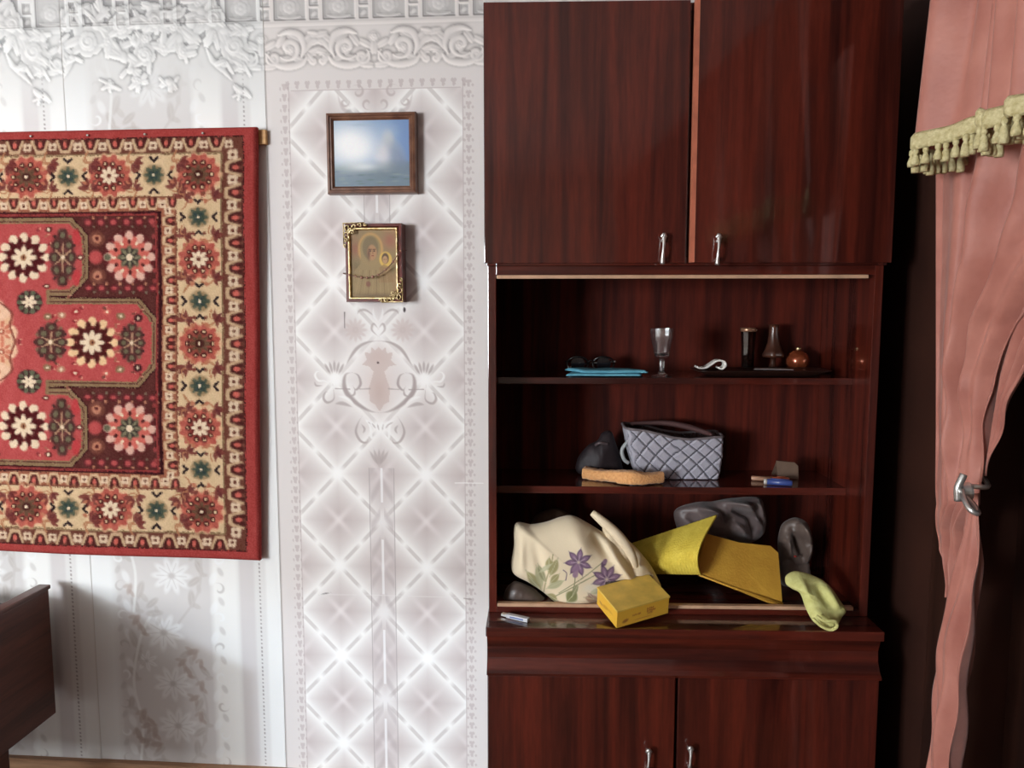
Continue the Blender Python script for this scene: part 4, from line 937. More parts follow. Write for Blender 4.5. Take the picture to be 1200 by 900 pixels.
# valance
VX = 0.560
VLOW = [(1066, 172), (1072, 176), (1086, 170), (1092, 176), (1100, 170), (1115, 160), (1130, 148), (1142, 141), (1152, 140), (1160, 156), (1168, 142), (1182, 136), (1200, 132), (1260, 112), (1340, 80), (1420, 60)]
def vtop(px): return px+(1-(px-1066)/354.0)*26
def valance():
    nr, nc = 70, 300; P = np.zeros((nr, nc, 3)); pxs = np.linspace(1066, 1420, nc)
    for j, px in enumerate(pxs):
        lo = interp_px(VLOW, px)
        yl, zl = XP(px, lo, VX); yt, zt_ = XP(vtop(px), -10, VX); zt_ = max(zt_, 1.95)
        yt2 = yl+(yt-yl)
        for i in range(nr):
            t = i/(nr-1); z = 2.075+(zl-2.075)*t; y = yt2+(yl-yt2)*np.clip((zt_+0.0-z)/(zt_-zl) if zt_ > zl else t, 0, 1)
            ph = (px-1066)/354.0
            amp = 0.020+0.010*t
            w = amp*math.sin(2*PI*(ph*6.2)+0.4)+0.010*math.sin(2*PI*ph*13+2+t)+0.05*math.exp(-((px-1158)/6.0)**2)*(0.6+0.4*t)+0.035*math.exp(-((px-1087)/4.0)**2)*t+0.02*math.exp(-((px-1118)/4.0)**2)*(1-t)
            P[i, j] = (VX+w, y, z)
    return P
va = thing('curtain_valance', 'pink satin valance with cream tasselled fringe above the doorway curtain', 'valance', (VX, 1.3, 1.6))
G = valance(); vloc = np.array(va.location)
o = link('swag', grid_mesh('swag', G-vloc), M_CURT, va, True); md = o.modifiers.new('thick', 'SOLIDIFY'); md.thickness = 0.002; md.offset = 0
edge = G[-1]
B = np.zeros((6, edge.shape[0], 3))
for i in range(6): B[i] = edge+np.array([-0.0035 if 0 < i < 5 else 0.0, 0, 0.014-0.0045*i])
o = link('fringe_band', grid_mesh('fringe_band', B-vloc), M_FRINGE, va, True); md = o.modifiers.new('thick', 'SOLIDIFY'); md.thickness = 0.003
setp(o, 'cream woven fringe band')
L_ = np.concatenate([[0], np.cumsum(np.linalg.norm(np.diff(edge, axis=0), axis=1))])
for k, t in enumerate(np.arange(0.004, L_[-1], 0.0135)):
    p = np.array([np.interp(t, L_, edge[:, q]) for q in range(3)]); ln = 0.030*(0.85+0.3*rnd.random()); tl = rnd.uniform(-0.006, 0.006)
    lathe('tassel', [(0.0015, 0.0), (0.0045, -0.003), (0.0048, -0.008), (0.003, -0.011), (0.0052, -0.016), (0.0068, -ln*0.8), (0.0060, -ln), (0.001, -ln)], 8, M_FRINGE, va, tuple(p-vloc+np.array([-0.002, tl, -0.006])), flute=lambda t_, a: 1+0.12*math.sin(4*a))
ro = thing('curtain_rod', 'dark wooden curtain rod fixed above the doorway', 'rod', (0.62, 1.0, 2.07))
tube('pole', [(0, -0.62, 0), (0, 0.56, 0)], 0.011, M_DOORW, ro, 12)
for y in (-0.55, 0.50): box('bracket', -0.008, XR-0.62, y-0.012, y+0.012, 0.008, 0.028, M_DOORW, ro)
# tie-back hook
hy, hz = XP(1137, 577, 0.585)
hk = thing('curtain_hook', 'shiny chrome tie-back hook holding the pink curtain', 'hook', (0.585, hy, hz))
V, Fc = tube_geo([(0.0, 0.003, 0), (-0.003, 0.003, 0), (-0.012, 0.003, 0)], lambda t: 0.0145-0.004*max(0, t-0.5), 20); o = pyobj('rosette', V, Fc, M_CHROME, hk); weld(o); o.data.shade_flat()
ye = XP(1150, 577, CXP)[0]-hy-0.004
tube('stem', smoothpath([(-0.004, 0.0, 0), (0.002, ye*0.6, 0), (0.020, ye-0.003, 0), (0.046, ye-0.001, 0), (0.080, ye+0.09, 0), (XR-0.0215-0.585, 1.43-hy, 0)], 40), 0.004, M_CHROME, hk, 8)
tube('bar', smoothpath([(-0.012, -0.003, 0.027), (-0.016, -0.004, 0.018), (-0.020, -0.004, 0.006), (-0.018, -0.003, -0.012)], 12), 0.0052, M_CHROME, hk, 10)
tube('arm', smoothpath([(-0.014, -0.004, 0.004), (-0.022, -0.026, -0.001), (-0.024, -0.048, -0.012), (-0.014, -0.050, -0.018), (-0.010, -0.032, -0.012), (-0.012, -0.008, -0.004)], 22), 0.0044, M_CHROME, hk, 8)

# ------------------------------------------------------------------ bed end at lower left
FBX = W(57, 690, 1.95)[0]; fz1 = W(52, 690, 1.95)[1]; fz0 = W(62, 835, 1.95)[1]
bed = thing('bed', 'low bed with a dark brown wooden end board against the wall', 'bed', (FBX, 1.95, 0))
FL = 0.86
bm = bmesh.new(); bx(bm, -0.022, 0, -FL, 0, fz0, fz1, 0.003); o = obj('end_board', bm, M_BED, bed); setp(o, 'dark brown end board')
box('end_rail', -0.030, 0.004, -FL-0.004, 0.004, fz1, fz1+0.012, M_BED, bed, 0.003)
for y in (-0.20, -FL+0.02): box('leg', -0.03, -0.002, y-0.02, y+0.02, 0.0, fz0+0.02, M_BED, bed, 0.003)
for y in (-1.6,): pass
for y in (-0.05, -FL+0.02): box('leg', -1.92, -1.89, y-0.02, y+0.02, 0.0, fz0+0.02, M_BED, bed, 0.003)
box('head_board', -1.93, -1.90, -FL, 0, fz0, fz1+0.2, M_BED, bed, 0.003)
box('side_rail', -1.90, -0.022, -FL+0.01, -FL+0.03, fz0+0.03, fz0+0.17, M_BED, bed); box('side_rail', -1.90, -0.022, -0.03, -0.01, fz0+0.03, fz0+0.17, M_BED, bed)
xs = np.linspace(-1.895, -0.03, 60); ys = np.linspace(-FL+0.035, -0.035, 36); X, Y = np.meshgrid(xs, ys)
ed = np.minimum(np.minimum(X+1.895, -0.03-X), np.minimum(Y+FL-0.035, -0.035-Y)); Zm = fz1-0.055+0.05*np.clip(ed/0.05, 0, 1)**0.5+0.006*np.sin(X*9)*np.sin(Y*8+1)
o = link('blanket', grid_mesh('blanket', np.stack([X, Y, Zm], -1), None, (0, 0, -0.20)), mat('grey_blanket', (96, 92, 92), 0.9, (76, 72, 74), 40, bump=0.4, bscale=120), bed); setp(o, 'dark grey blanket over the mattress')

# ------------------------------------------------------------------ things on the shelves (all in cabinet coordinates)
def place(name, label, cat, u, v, w, group=None): return thing(name, label, cat, cw(u, v, w), CB, group)
M_CLEAR = mat('crystal_glass', (255, 255, 255), 0.06, (250, 250, 250), trans=0.985, ior=1.5, coat=0.3)
M_AMBERG = mat('amber_glass', (92, 48, 34), 0.06, (70, 34, 24), trans=0.9, ior=1.5)
# -- upper shelf
u, v, w = cabz(778, 443, S1)
g = place('crystal_glass', 'small cut crystal liqueur glass standing on the upper shelf', 'glass', u, max(v, 0.112), S1+0.0004)
fl = lambda t, a: 1+0.035*abs(math.cos(4*a))
lathe('foot', [(0.0215, 0.0), (0.0225, 0.0015), (0.020, 0.003), (0.010, 0.006), (0.0055, 0.012)], 16, M_CLEAR, g, smooth=False)
lathe('stem', [(0.0055, 0.012), (0.0048, 0.02), (0.0048, 0.034), (0.0065, 0.040)], 8, M_CLEAR, g, smooth=False)
lathe('bowl', [(0.0065, 0.040), (0.0145, 0.044), (0.0165, 0.050), (0.0185, 0.062), (0.0225, 0.078), (0.0245, 0.088), (0.0250, 0.106), (0.0238, 0.106), (0.0232, 0.089), (0.0210, 0.078), (0.0168, 0.062), (0.0148, 0.052), (0.004, 0.047)], 16, M_CLEAR, g, smooth=False, flute=fl)
u, v, w = cabz(854, 430, S1)
g = place('amber_tumbler', 'tall dim amber faceted glass behind the dark tray', 'glass', u, min(v, 0.225), S1+0.0004)
lathe('tumbler_body', [(0.012, 0.0), (0.0145, 0.002), (0.0145, 0.02), (0.0160, 0.06), (0.0185, 0.104), (0.0172, 0.104), (0.0148, 0.06), (0.0130, 0.012), (0.002, 0.010)], 10, M_AMBERG, g, smooth=False)
setp(lathe('rim', [(0.0178, 0.0955), (0.0194, 0.0965), (0.0197, 0.1045), (0.0180, 0.1050)], 20, mat('gilt_rim', (200, 150, 120), 0.25, metal=0.7), g), 'thin bright rim')
# turquoise folded cloth
u0, v0, _ = cabz(666, 443, S1); u1, _, _ = cabz(760, 444, S1)
c_ = place('folded_cloth', 'thin turquoise cloth folded flat on the upper shelf', 'cloth', (u0+u1)/2, 0.13, S1+0.0005)
M_TURQ = mat('turquoise_cotton', (112, 184, 204), 0.85, (90, 160, 184), 60, bump=0.3, bscale=400)
def sheet(name, w_, d_, th, parent, m, z0=0, seed=0, amp=0.002, shear=0.0, nx=40, ny=16):
    xs = np.linspace(-w_/2, w_/2, nx); ys = np.linspace(-d_/2, d_/2, ny); X, Y = np.meshgrid(xs, ys)
    p = np.stack([X, Y, X*0], -1); e = np.minimum(np.minimum(X+w_/2, w_/2-X), np.minimum(Y+d_/2, d_/2-Y))
    Z = z0+th*np.clip(0.45+e/0.004, 0, 1)+amp*np.abs(vnoise(p, 40, seed))
    return link(name, grid_mesh(name, np.stack([X+shear*(Y), Y, Z], -1), None, None) if False else grid_mesh(name, np.stack([X+shear*Y, Y, Z], -1), None, (0, 0, -th*0.42)), m, parent, False)
wd = u1-u0
sheet('lower_fold', wd*0.95, 0.085, 0.005, c_, M_TURQ, 0.0025, 1, 0.0012, 0.2)
sheet('upper_fold', wd*0.84, 0.070, 0.006, c_, M_TURQ, 0.0085, 2, 0.002, -0.5)
# folded dark spectacles behind the cloth
u, v, w = cabz(688, 432, S1)
sg = place('dark_spectacles', 'nearly black folded spectacles behind the turquoise cloth', 'spectacles', u, 0.215, S1+0.0005)
M_BLK = mat('black_plastic', (22, 18, 18), 0.2, coat=0.5); M_LENS = mat('smoked_lens', (24, 20, 24), 0.05, coat=1.0)
for sx in (-1, 1):
    rim = [(sx*0.030+0.025*math.cos(a), -0.004+0.003*math.cos(2*a), 0.0205+0.017*math.sin(a)) for a in np.linspace(0, 2*PI, 25)]
    tube('rim', rim, 0.0024, M_BLK, sg, 6)
    V, Fc = tube_geo([(sx*0.030, -0.0035, 0.0205), (sx*0.030, -0.0048, 0.0205)], 0.0165, 20); pyobj('lens', V, Fc, M_LENS, sg, False)
    tube('temple', smoothpath([(sx*0.055, -0.004, 0.026), (sx*0.052, 0.02, 0.024), (-sx*0.03, 0.026+0.004*sx, 0.016), (-sx*0.05, 0.027+0.004*sx, 0.006)], 14), 0.0019, M_CHROME if sx > 0 else M_BLK, sg, 6)
tube('bridge', smoothpath([(-0.006, -0.004, 0.024), (0, -0.005, 0.029), (0.006, -0.004, 0.024)], 8), 0.002, M_BLK, sg, 6)
# dark tray with ribbon and card
u0, _, _ = cabz(812, 440, S1); u1, _, _ = cabz(950, 436, S1)
tu = (u0+u1)/2; hwid = (u1-u0)/2
tr = place('dark_tray', 'shallow dark brown oblong tray near the end of the upper shelf', 'tray', tu, 0.152, S1+0.0005)
def rr_loop(hx, hy, r, z, n=6):
    out = []
    for (sx, sy, a0) in ((1, 1, 0), (-1, 1, PI/2), (-1, -1, PI), (1, -1, 1.5*PI)):
        for k in range(n+1): a = a0+PI/2*k/n; out.append((sx*(hx-r)+r*math.cos(a), sy*(hy-r)+r*math.sin(a), z))
    return out
def loft(name, loops, m, parent, smooth=True, cap=True):
    n = len(loops[0]); V = [p for l in loops for p in l]; Fc = []
    for i in range(len(loops)-1):
        for k in range(n): k2 = (k+1) % n; Fc.append((i*n+k, i*n+k2, (i+1)*n+k2, (i+1)*n+k))
    if cap: Fc.append(tuple(range(n))[::-1]); Fc.append(tuple((len(loops)-1)*n+k for k in range(n)))
    return pyobj(name, V, Fc, m, parent, smooth)
M_TRAY = mat('dark_lacquer', (46, 26, 20), 0.35, (34, 18, 14), 40, coat=0.3)
lo = loft('tray_dish', [rr_loop(hwid*0.72, 0.036, 0.02, 0), rr_loop(hwid*0.8, 0.042, 0.022, 0.002), rr_loop(hwid, 0.056, 0.026, 0.0125), rr_loop(hwid, 0.0565, 0.026, 0.0140), rr_loop(hwid*0.97, 0.054, 0.025, 0.0135), rr_loop(hwid*0.78, 0.040, 0.022, 0.0042), rr_loop(hwid*0.6, 0.03, 0.02, 0.0035)], M_TRAY, tr)
M_WHITE = mat('white_satin', (245, 242, 236), 0.35, (230, 226, 218), 60)
ru, rv, rw = cab(833, 434, 0.125)
rb = place('white_ribbon', 'short white ribbon curled on the end of the dark tray', 'ribbon', ru, 0.125, S1+0.016)
pp = smoothpath([(-0.034, 0.0, 0.004), (-0.026, 0.0, 0.0005), (-0.012, 0.0, 0.0016), (0.0, 0.0, 0.009), (0.012, 0.0, 0.017), (0.024, 0.0, 0.016), (0.027, 0.0, 0.009), (0.020, 0.0, 0.003), (0.014, 0.0, 0.006)], 50)
G = np.zeros((50, 7, 3))
for j in range(7): G[:, j] = pp; G[:, j, 1] = (j-3)*0.0052+0.004*np.sin(np.linspace(0, 5, 50)); G[:, j, 2] += 0.001*abs(j-3)*0.3
o = link('ribbon_band', grid_mesh('ribbon_band', G), M_WHITE, rb, True); md = o.modifiers.new('t', 'SOLIDIFY'); md.thickness = 0.0035
u, v, w = cab(905, 434, 0.14)
cd = place('small_card', 'pale grey card lying flat across the dark tray', 'card', u, 0.145, S1+0.0148)
bm = bmesh.new(); vs_ = [(-0.043, -0.012), (0.040, -0.026), (0.026, 0.022), (-0.030, 0.020)]
lo = [bm.verts.new((a, b, z)) for z in (0, 0.0012) for a, b in vs_]
for f in ((3, 2, 1, 0), (4, 5, 6, 7), (0, 1, 5, 4), (1, 2, 6, 5), (2, 3, 7, 6), (3, 0, 4, 7)): bm.faces.new([lo[i] for i in f])
obj('card_sheet', bm, mat('pale_card', (176, 166, 162), 0.5), cd)
# brown conical figurine and copper ball
u, v, w = cab(906, 405, 0.24)
vz = place('brown_vase', 'dim brown slender flared ornament at the back of the upper shelf', 'ornament', u, 0.238, S1+0.0005)
M_BRN = mat('brown_glaze', (82, 48, 34), 0.3, (56, 30, 22), 50, coat=0.4)
lathe('base', [(0.018, 0), (0.019, 0.004), (0.010, 0.010), (0.006, 0.022), (0.006, 0.034)], 20, M_BRN, vz)
lathe('bell', [(0.006, 0.034), (0.024, 0.036), (0.0255, 0.041), (0.020, 0.052), (0.014, 0.070), (0.012, 0.088), (0.011, 0.104), (0.012, 0.112), (0.002, 0.112)], 24, M_BRN, vz, flute=lambda t, a: 1+0.09*math.sin(6*a)*(1-t))
u, v, w = cab(936, 421, 0.205)
bl = place('copper_ball', 'shiny coppery round ornament with a cap behind the tray', 'ornament', u+0.010, 0.2395, S1+0.0005)
R_ = 0.0265
lathe('sphere', [(0.004, 0.0006)]+[(R_*math.sin(t), R_-R_*math.cos(t)) for t in np.linspace(0.2, PI-0.2, 18)]+[(0.003, 2*R_-0.0006)], 28, mat('copper_lacquer', (176, 92, 56), 0.2, (120, 50, 30), 60, metal=0.5, coat=0.6), bl)
lathe('cap', [(0.0062, 2*R_-0.001), (0.0062, 2*R_+0.005), (0.003, 2*R_+0.006)], 12, M_BRASS, bl)

# -- middle shelf
tz = S2+0.0005
pa = [cabz(681, 563, S2), cabz(710, 569, S2), cabz(742, 578, S2), cabz(757, 574, S2), cabz(773, 564, S2)]
pa = [(a, min(max(b, 0.106), 0.22), 0) for a, b, _ in pa]
ba = pa[2]
tw = place('terry_cloth', 'peach terry cloth folded into a soft strip on the middle shelf', 'cloth', ba[0], ba[1], tz)
sp = smoothpath([(p[0]-ba[0], p[1]-ba[1], 0) for p in ((pa[0][0]+0.006, 0.172, 0), (pa[1][0], 0.146, 0), (pa[2][0], 0.112, 0), (pa[3][0], 0.112, 0), (pa[4][0]+0.002, 0.132, 0))], 70)
G = np.zeros((70, 21, 3)); T_ = np.gradient(sp, axis=0); T_ /= np.linalg.norm(T_, axis=1)[:, None]
for i in range(70):
    nx_, ny_ = -T_[i][1], T_[i][0]; t = i/69; hgt = 0.028-0.004*math.sin(t*9); wd = 0.030
    for j in range(21):
        a = 2*PI*j/20; cx = math.copysign(abs(math.cos(a))**0.6, math.cos(a)); cz = math.copysign(abs(math.sin(a))**0.6, math.sin(a))
        endr = min(1, (min(t, 1-t)/0.03+0.08))**0.5
        G[i, j] = (sp[i][0]+nx_*wd/2*cx*endr, sp[i][1]+ny_*wd/2*cx*endr, hgt/2+hgt/2*cz*endr)
G += (0.0012*vnoise(G, 260, 2)+0.0012*vnoise(G, 420, 4))[..., None]*np.array([0.5, 0.5, 1.0]); G[..., 2] -= G[..., 2].min()
o = link('terry_roll', grid_mesh('terry_roll', G), mat('peach_terry', (246, 186, 124), 0.95, (228, 158, 98), 180, bump=0.9, bscale=260, sheen=0.3), tw, True)
# silver quilted pouch: open box with puffed diamonds
pL = cab(737, 563, 0.13); pR = cab(853, 566, 0.13)
QW = pR[0]-pL[0]
qp = place('quilted_pouch', 'silver-grey quilted open pouch with dark diagonal stitching on the middle shelf', 'pouch', (pL[0]+pR[0])/2, 0.211, tz)
hx, hy, hz_ = QW/2-0.006, 0.044, 0.108
def puff(a, b, cell=0.038):
    p, q = (a+b)/cell, (a-b)/cell; return min(abs(math.sin(PI*p)), abs(math.sin(PI*q)))
loops = []; nseg = 14; per = []
base_loop = resample([(-hx, -hy), (hx, -hy), (hx, hy), (-hx, hy)], 420, True, False)
cols = []; rows = 96
for i in range(rows):
    t = i/(rows-1); z = 0.002+hz_*t; tap = 0.93+0.07*math.sin(min(1, t*1.5)*PI/2)
    loop = []
    for k, (a, b) in enumerate(base_loop):
        s_ = k/420*4*(hx+hy)
        rr = 0.012
        aa = math.copysign(max(0, abs(a)), a); bb = b
        # round the corners
        da, db = abs(a)-(hx-rr), abs(b)-(hy-rr)
        if da > 0 and db > 0:
            l = math.hypot(da, db); f = rr/max(l, 1e-6) if l > rr else 1; aa = math.copysign(hx-rr+da*f, a); bb = math.copysign(hy-rr+db*f, b)
        nrm = np.array([aa/hx if abs(aa) >= hx-rr-1e-6 else 0, bb/hy if abs(bb) >= hy-rr-1e-6 else 0]); nl = np.linalg.norm(nrm)+1e-9; nrm /= nl
        pf = float(puff(s_, z)); lean = 0.018*(1-t)*(0.5-aa/(2*hx))*1.0
        sag = -0.014*t*t*math.exp(-((aa-0.2*hx)/(0.6*hx))**2)+0.008*t*t*(-aa/hx)
        loop.append((aa*tap+nrm[0]*0.005*min(1, pf*2.2)+lean*0.9-0.006*t*(1 if aa < 0 else 0), bb*tap+nrm[1]*0.005*min(1, pf*2.2), z+sag)); 
        cols.append(pf)
    loops.append(loop)
inner = [[(x*0.95, y*0.92, z-0.003) for x, y, z in loops[-1]], [(x*0.92, y*0.88, z-0.045) for x, y, z in loops[-1]], [(x*0.8, y*0.75, 0.03) for x, y, z in loops[-1]]]
M_QUILT = attr_mat('silver_quilt', 0.42, 0.15, 0.25, 300, sheen=0.2)
nall = rows*420; V = [p for l in loops for p in l]; Fc = []
for i in range(rows-1):
    for k in range(420): k2 = (k+1) % 420; Fc.append((i*420+k, i*420+k2, (i+1)*420+k2, (i+1)*420+k))
Fc.append(tuple(range(420))[::-1])
o = pyobj('quilted_shell', V, Fc, M_QUILT, qp); pf = np.array(cols)[:, None]
pattern(o.data, np.where(pf < 0.10, np.array([[38, 40, 48]]), np.array([[180, 177, 188]])+0*pf))
o = loft('lining', [loops[-1]]+inner, mat('brown_lining', (70, 48, 44), 0.8), qp, cap=False); fc = o.data; setp(o, 'dark brown inner lining')
rimp = [(x, y, z+0.001) for x, y, z in loops[-1]][::8]; tube('rim_piping', rimp+rimp[:1], 0.0032, mat('grey_piping', (128, 118, 120), 0.5), qp, 6)
tube('zip_flap', smoothpath([(-hx+0.01, hy-0.01, hz_+0.010), (-0.02, hy-0.02, hz_+0.014), (0.03, hy-0.03, hz_+0.008), (hx-0.03, hy-0.045, hz_-0.004), (hx-0.02, hy-0.07, hz_-0.006)], 30), lambda t: 0.0065*(0.6+0.5*math.sin(PI*t)), mat('maroon_flap', (92, 60, 58), 0.7), qp, 8)
tb = tube('pull_tab', smoothpath([(-hx-0.002, -0.02, 0.085), (-hx-0.016, -0.026, 0.066), (-hx-0.012, -0.03, 0.045), (-hx-0.001, -0.028, 0.035)], 14), 0.0045, mat('light_tab', (186, 190, 190), 0.5), qp, 8)
# dark crumpled bag behind the terry cloth
def crumple(name, outline_px, v_, label, cat, m, base, front=0.03, back=0.02, amp=0.006, freq=70, seed=0, n=110, rings=22, power=0.45, smooth=True, voff=0, clampw=True):
    pts = [cab(a, b, v_) for a, b in outline_px]; uu = [p[0] for p in pts]; ww = [p[2] for p in pts]
    cu_, cw0 = (min(uu)+max(uu))/2, base
    V, Fc, flat = pillow([(p[0]-cu_, p[2]-cw0) for p in pts], n, rings, front, back, smooth, power)
    edge_ = 1-np.clip(np.abs(V[:, 1])/max(front, back), 0, 1)
    sq = V*np.array([1.0, 1.0, 0.45]); nz = amp*vnoise(sq, freq, seed)-0.7*amp*np.sqrt(np.abs(vnoise(sq, freq*1.3, seed+1))+0.02)+0.15*amp*vnoise(sq, freq*3.0, seed+2)
    V[:, 1] += nz*(1-0.8*edge_)
    V[:, 2] = np.maximum(V[:, 2]+0.3*nz, 0.0004)
    t_ = place(name, label, cat, cu_, v_+voff, cw0+0.0003)
    return t_, V, Fc, flat, cu_
M_DKBAG = mat('dark_plastic', (50, 40, 43), 0.6, (36, 28, 31), 30)
t_, V, Fc, fl_, _ = crumple('dark_pouch', [(680, 555), (676, 540), (688, 522), (700, 516), (706, 507), (716, 506), (722, 520), (728, 540), (726, 556)], 0.215, 'dark charcoal crumpled pouch behind the peach terry cloth', 'pouch', M_DKBAG, S2, 0.03, 0.025, 0.004, 90, 3)
o = pyobj('pouch_body', V, Fc, M_DKBAG, t_); weld(o)
tube('pouch_neck', smoothpath([(-0.01, -0.02, 0.075), (0.0, -0.028, 0.082), (0.018, -0.024, 0.078)], 10), 0.004, mat('grey_strap', (92, 78, 80), 0.5), t_)
# pens, lighter, wedge of card
def pen(name, label, a, b, r, m, capm, capfrac, zz):
    p0, p1 = np.array(a), np.array(b); mid = (p0+p1)/2; d = p1-p0
    t_ = place(name, label, 'pen', mid[0], mid[1], zz)
    q = [tuple((p0-mid)+d*t+np.array([0, 0, r])) for t in (0, 0.02, capfrac)]
    tube('barrel', q, lambda t: r*(0.7 if t < 0.02 else 0.95), m, t_, 10)
    o = tube('cap', [tuple((p0-mid)+d*t+np.array([0, 0, r])) for t in (capfrac, 0.97, 1.0)], lambda t: r*(0.75 if t > 0.98 else 1.0), capm, t_, 10); setp(o, 'coloured cap')
    tube('clip', [tuple((p0-mid)+d*t+np.array([0, 0, 2*r+0.0006])) for t in (capfrac+0.12, 0.9)], 0.0011, capm, t_, 5)
q0 = cabz(888, 561, S2); q1 = cabz(921, 565, S2)
M_BLUE = mat('blue_plastic', (66, 84, 150), 0.3, coat=0.4); M_PEACHP = mat('peach_plastic', (196, 150, 122), 0.4); M_ORG = mat('orange_plastic', (190, 96, 66), 0.4)
pen('blue_marker', 'short blue marker pen with white barrel lying on the middle shelf', (q0[0]-0.004, 0.125, 0), (q1[0], 0.108, 0), 0.0068, mat('white_plastic', (222, 214, 206), 0.3), M_BLUE, 0.12, tz)
q0 = cabz(868, 551, S2); q1 = cabz(900, 555, S2)
pen('orange_pen', 'thin peach pen with orange cap lying behind the blue marker', (q0[0]-0.006, 0.165, 0), (q1[0]+0.02, 0.148, 0), 0.0055, M_PEACHP, M_ORG, 0.55, tz)
ptsw = [cab(a, b, 0.185) for a, b in ((911, 562), (910, 543), (931, 545), (935, 549), (935, 564))]
cu_ = sum(p[0] for p in ptsw)/5
wd_ = place('cardboard_wedge', 'small brown bent piece of cardboard beside the blue marker', 'cardboard', cu_, 0.185, tz)
prof = [(p[0]-cu_, p[2]-S2) for p in ptsw]; lowz = min(p[1] for p in prof); prof = [(a, b-lowz) for a, b in prof]
V = [(a, -0.004+0.10*(b), b) for a, b in prof]+[(a, 0.0+0.10*b, b) for a, b in prof]; n = len(prof)
o = pyobj('card_face', V, [tuple(range(n)), tuple(range(n, 2*n))[::-1]]+[(i, n+i, n+(i+1) % n, (i+1) % n) for i in range(n)], mat('brown_card', (122, 98, 82), 0.7), wd_, False); weld(o); o.data.shade_flat()
V = [(a, 0.0 if k < 2 else 0.035, b) for k, (a, b) in enumerate([(prof[1][0], prof[1][1]*0.98), (prof[2][0], prof[2][1]*0.98), (prof[2][0], 0.001), (prof[1][0], 0.001)])]
V = V+[(a, b+0.0012, c+0.0008) for a, b, c in V]
o = pyobj('card_strut', V, [(0, 1, 2, 3), (7, 6, 5, 4), (0, 4, 5, 1), (1, 5, 6, 2), (2, 6, 7, 3), (3, 7, 4, 0)], MATS['brown_card'], wd_, False)

# -- bottom shelf and ledge
bz0 = BZ+0.0005
# the yellow box (built below) tips up from the ledge onto the track; its pose is needed for the cloth lying on it
from mathutils import Matrix
BOX_TILT, BOX_YAW = math.atan2(0.0212, 0.074), math.radians(24)
BOX_L = Matrix.Rotation(BOX_TILT, 3, 'X') @ Matrix.Rotation(BOX_YAW, 3, 'Z')      # in cabinet axes
BOX_R = Matrix.Rotation(CB, 3, 'Z') @ BOX_L
BWX, BWY, BHT = 0.122, 0.084, 0.040
def rest(Q):
    """cabinet-space points (u, v, w) lifted clear of the track, the bottom board and the lid of the yellow box"""
    Q = Q.copy(); on = (Q[:, 1] > -0.004) & (Q[:, 1] < 0.019)
    Q[:, 2] = np.where(on, np.maximum(Q[:, 2], BZ+0.0072+0.0012), Q[:, 2])
    Q[:, 2] = np.where(Q[:, 1] >= 0.019, np.maximum(Q[:, 2], BZ+0.0010), Q[:, 2])
    R_ = np.array(BOX_L); org_ = np.array([0.265, -0.076, MID0+0.0008]); L = (Q-org_)@R_
    on = (L[:, 0] > -0.008) & (L[:, 0] < BWX+0.008) & (L[:, 1] > -0.008) & (L[:, 1] < BWY+0.008) & (L[:, 2] > -0.03)
    L[:, 2] = np.where(on, np.maximum(L[:, 2], BHT+0.0050), L[:, 2]); return np.where(on[:, None], L@R_.T+org_, Q)
# embroidered cream cushion cover
M_LINEN = attr_mat('embroidered_linen', 0.75, 0, 0.35, 900, sheen=0.2)
outl = [(604, 614), (622, 615), (640, 612), (658, 606), (672, 605), (690, 614), (706, 624), (722, 634), (738, 650), (748, 666), (750, 678), (742, 688), (722, 694), (706, 703), (690, 709), (672, 711), (654, 706), (636, 692), (618, 680), (602, 671), (599, 660), (602, 640)]
VP_ = 0.055
pts = [cab(a, b, VP_) for a, b in outl]; cu_ = 0.14
V, Fc, flat = pillow([(p[0]-cu_, p[2]-BZ) for p in pts], 420, 110, 0.060, 0.035, True, 0.42)
# paint by the front view position of each vertex
def uw_flat(px, py): q = cab(px, py, VP_); return (q[0]-cu_, q[2]-BZ)
# folds: pinched corners and a raised hem on the far side
f0 = flat; fr = V[:, 1] < 0
def fold(a, b, w_, amp):
    global V
    A, B_ = np.array(uw_flat(*a)), np.array(uw_flat(*b)); d = B_-A; t = np.clip(((f0-A)@d)/(d@d), 0, 1); dist = np.linalg.norm(f0-A-t[:, None]*d, axis=1)
    V[:, 1] -= fr*amp*np.exp(-(dist/w_)**2)*np.sin(PI*np.clip(t, 0.03, 0.97))
fold((610, 618), (612, 672), 0.010, 0.010); fold((624, 620), (640, 680), 0.012, -0.007); fold((690, 618), (716, 650), 0.010, -0.014); fold((672, 610), (690, 650), 0.016, 0.008); fold((640, 700), (720, 690), 0.02, 0.010); fold((706, 628), (744, 680), 0.009, 0.016)
V[:, 2] = np.maximum(V[:, 2], 0.0006)
off_ = np.array([cu_, VP_, bz0]); V = rest(V+off_)-off_
Q_ = V+np.array([cu_, VP_, bz0]); Wd = CO+Q_[:, :1]*ex+Q_[:, 1:2]*ev+Q_[:, 2:3]*np.array([0, 0, 1.0])-C0
zd = Wd@fw; pxx = 600+FPX*(Wd@rt)/zd; pyy = 450-FPX*(Wd@up)/zd            # where each point of the cloth was seen, to set the motifs on it
def uw_of(px, py): return (px/540.0, -py/540.0)
P = Paint(np.where(fr, pxx/540.0, 99.0), -pyy/540.0, (240, 222, 190)); LIL, DLI, GRE, OLI, PGR = (150, 118, 144), (96, 72, 100), (150, 148, 110), (156, 148, 100), (182, 180, 140)
sc = 1/540.0
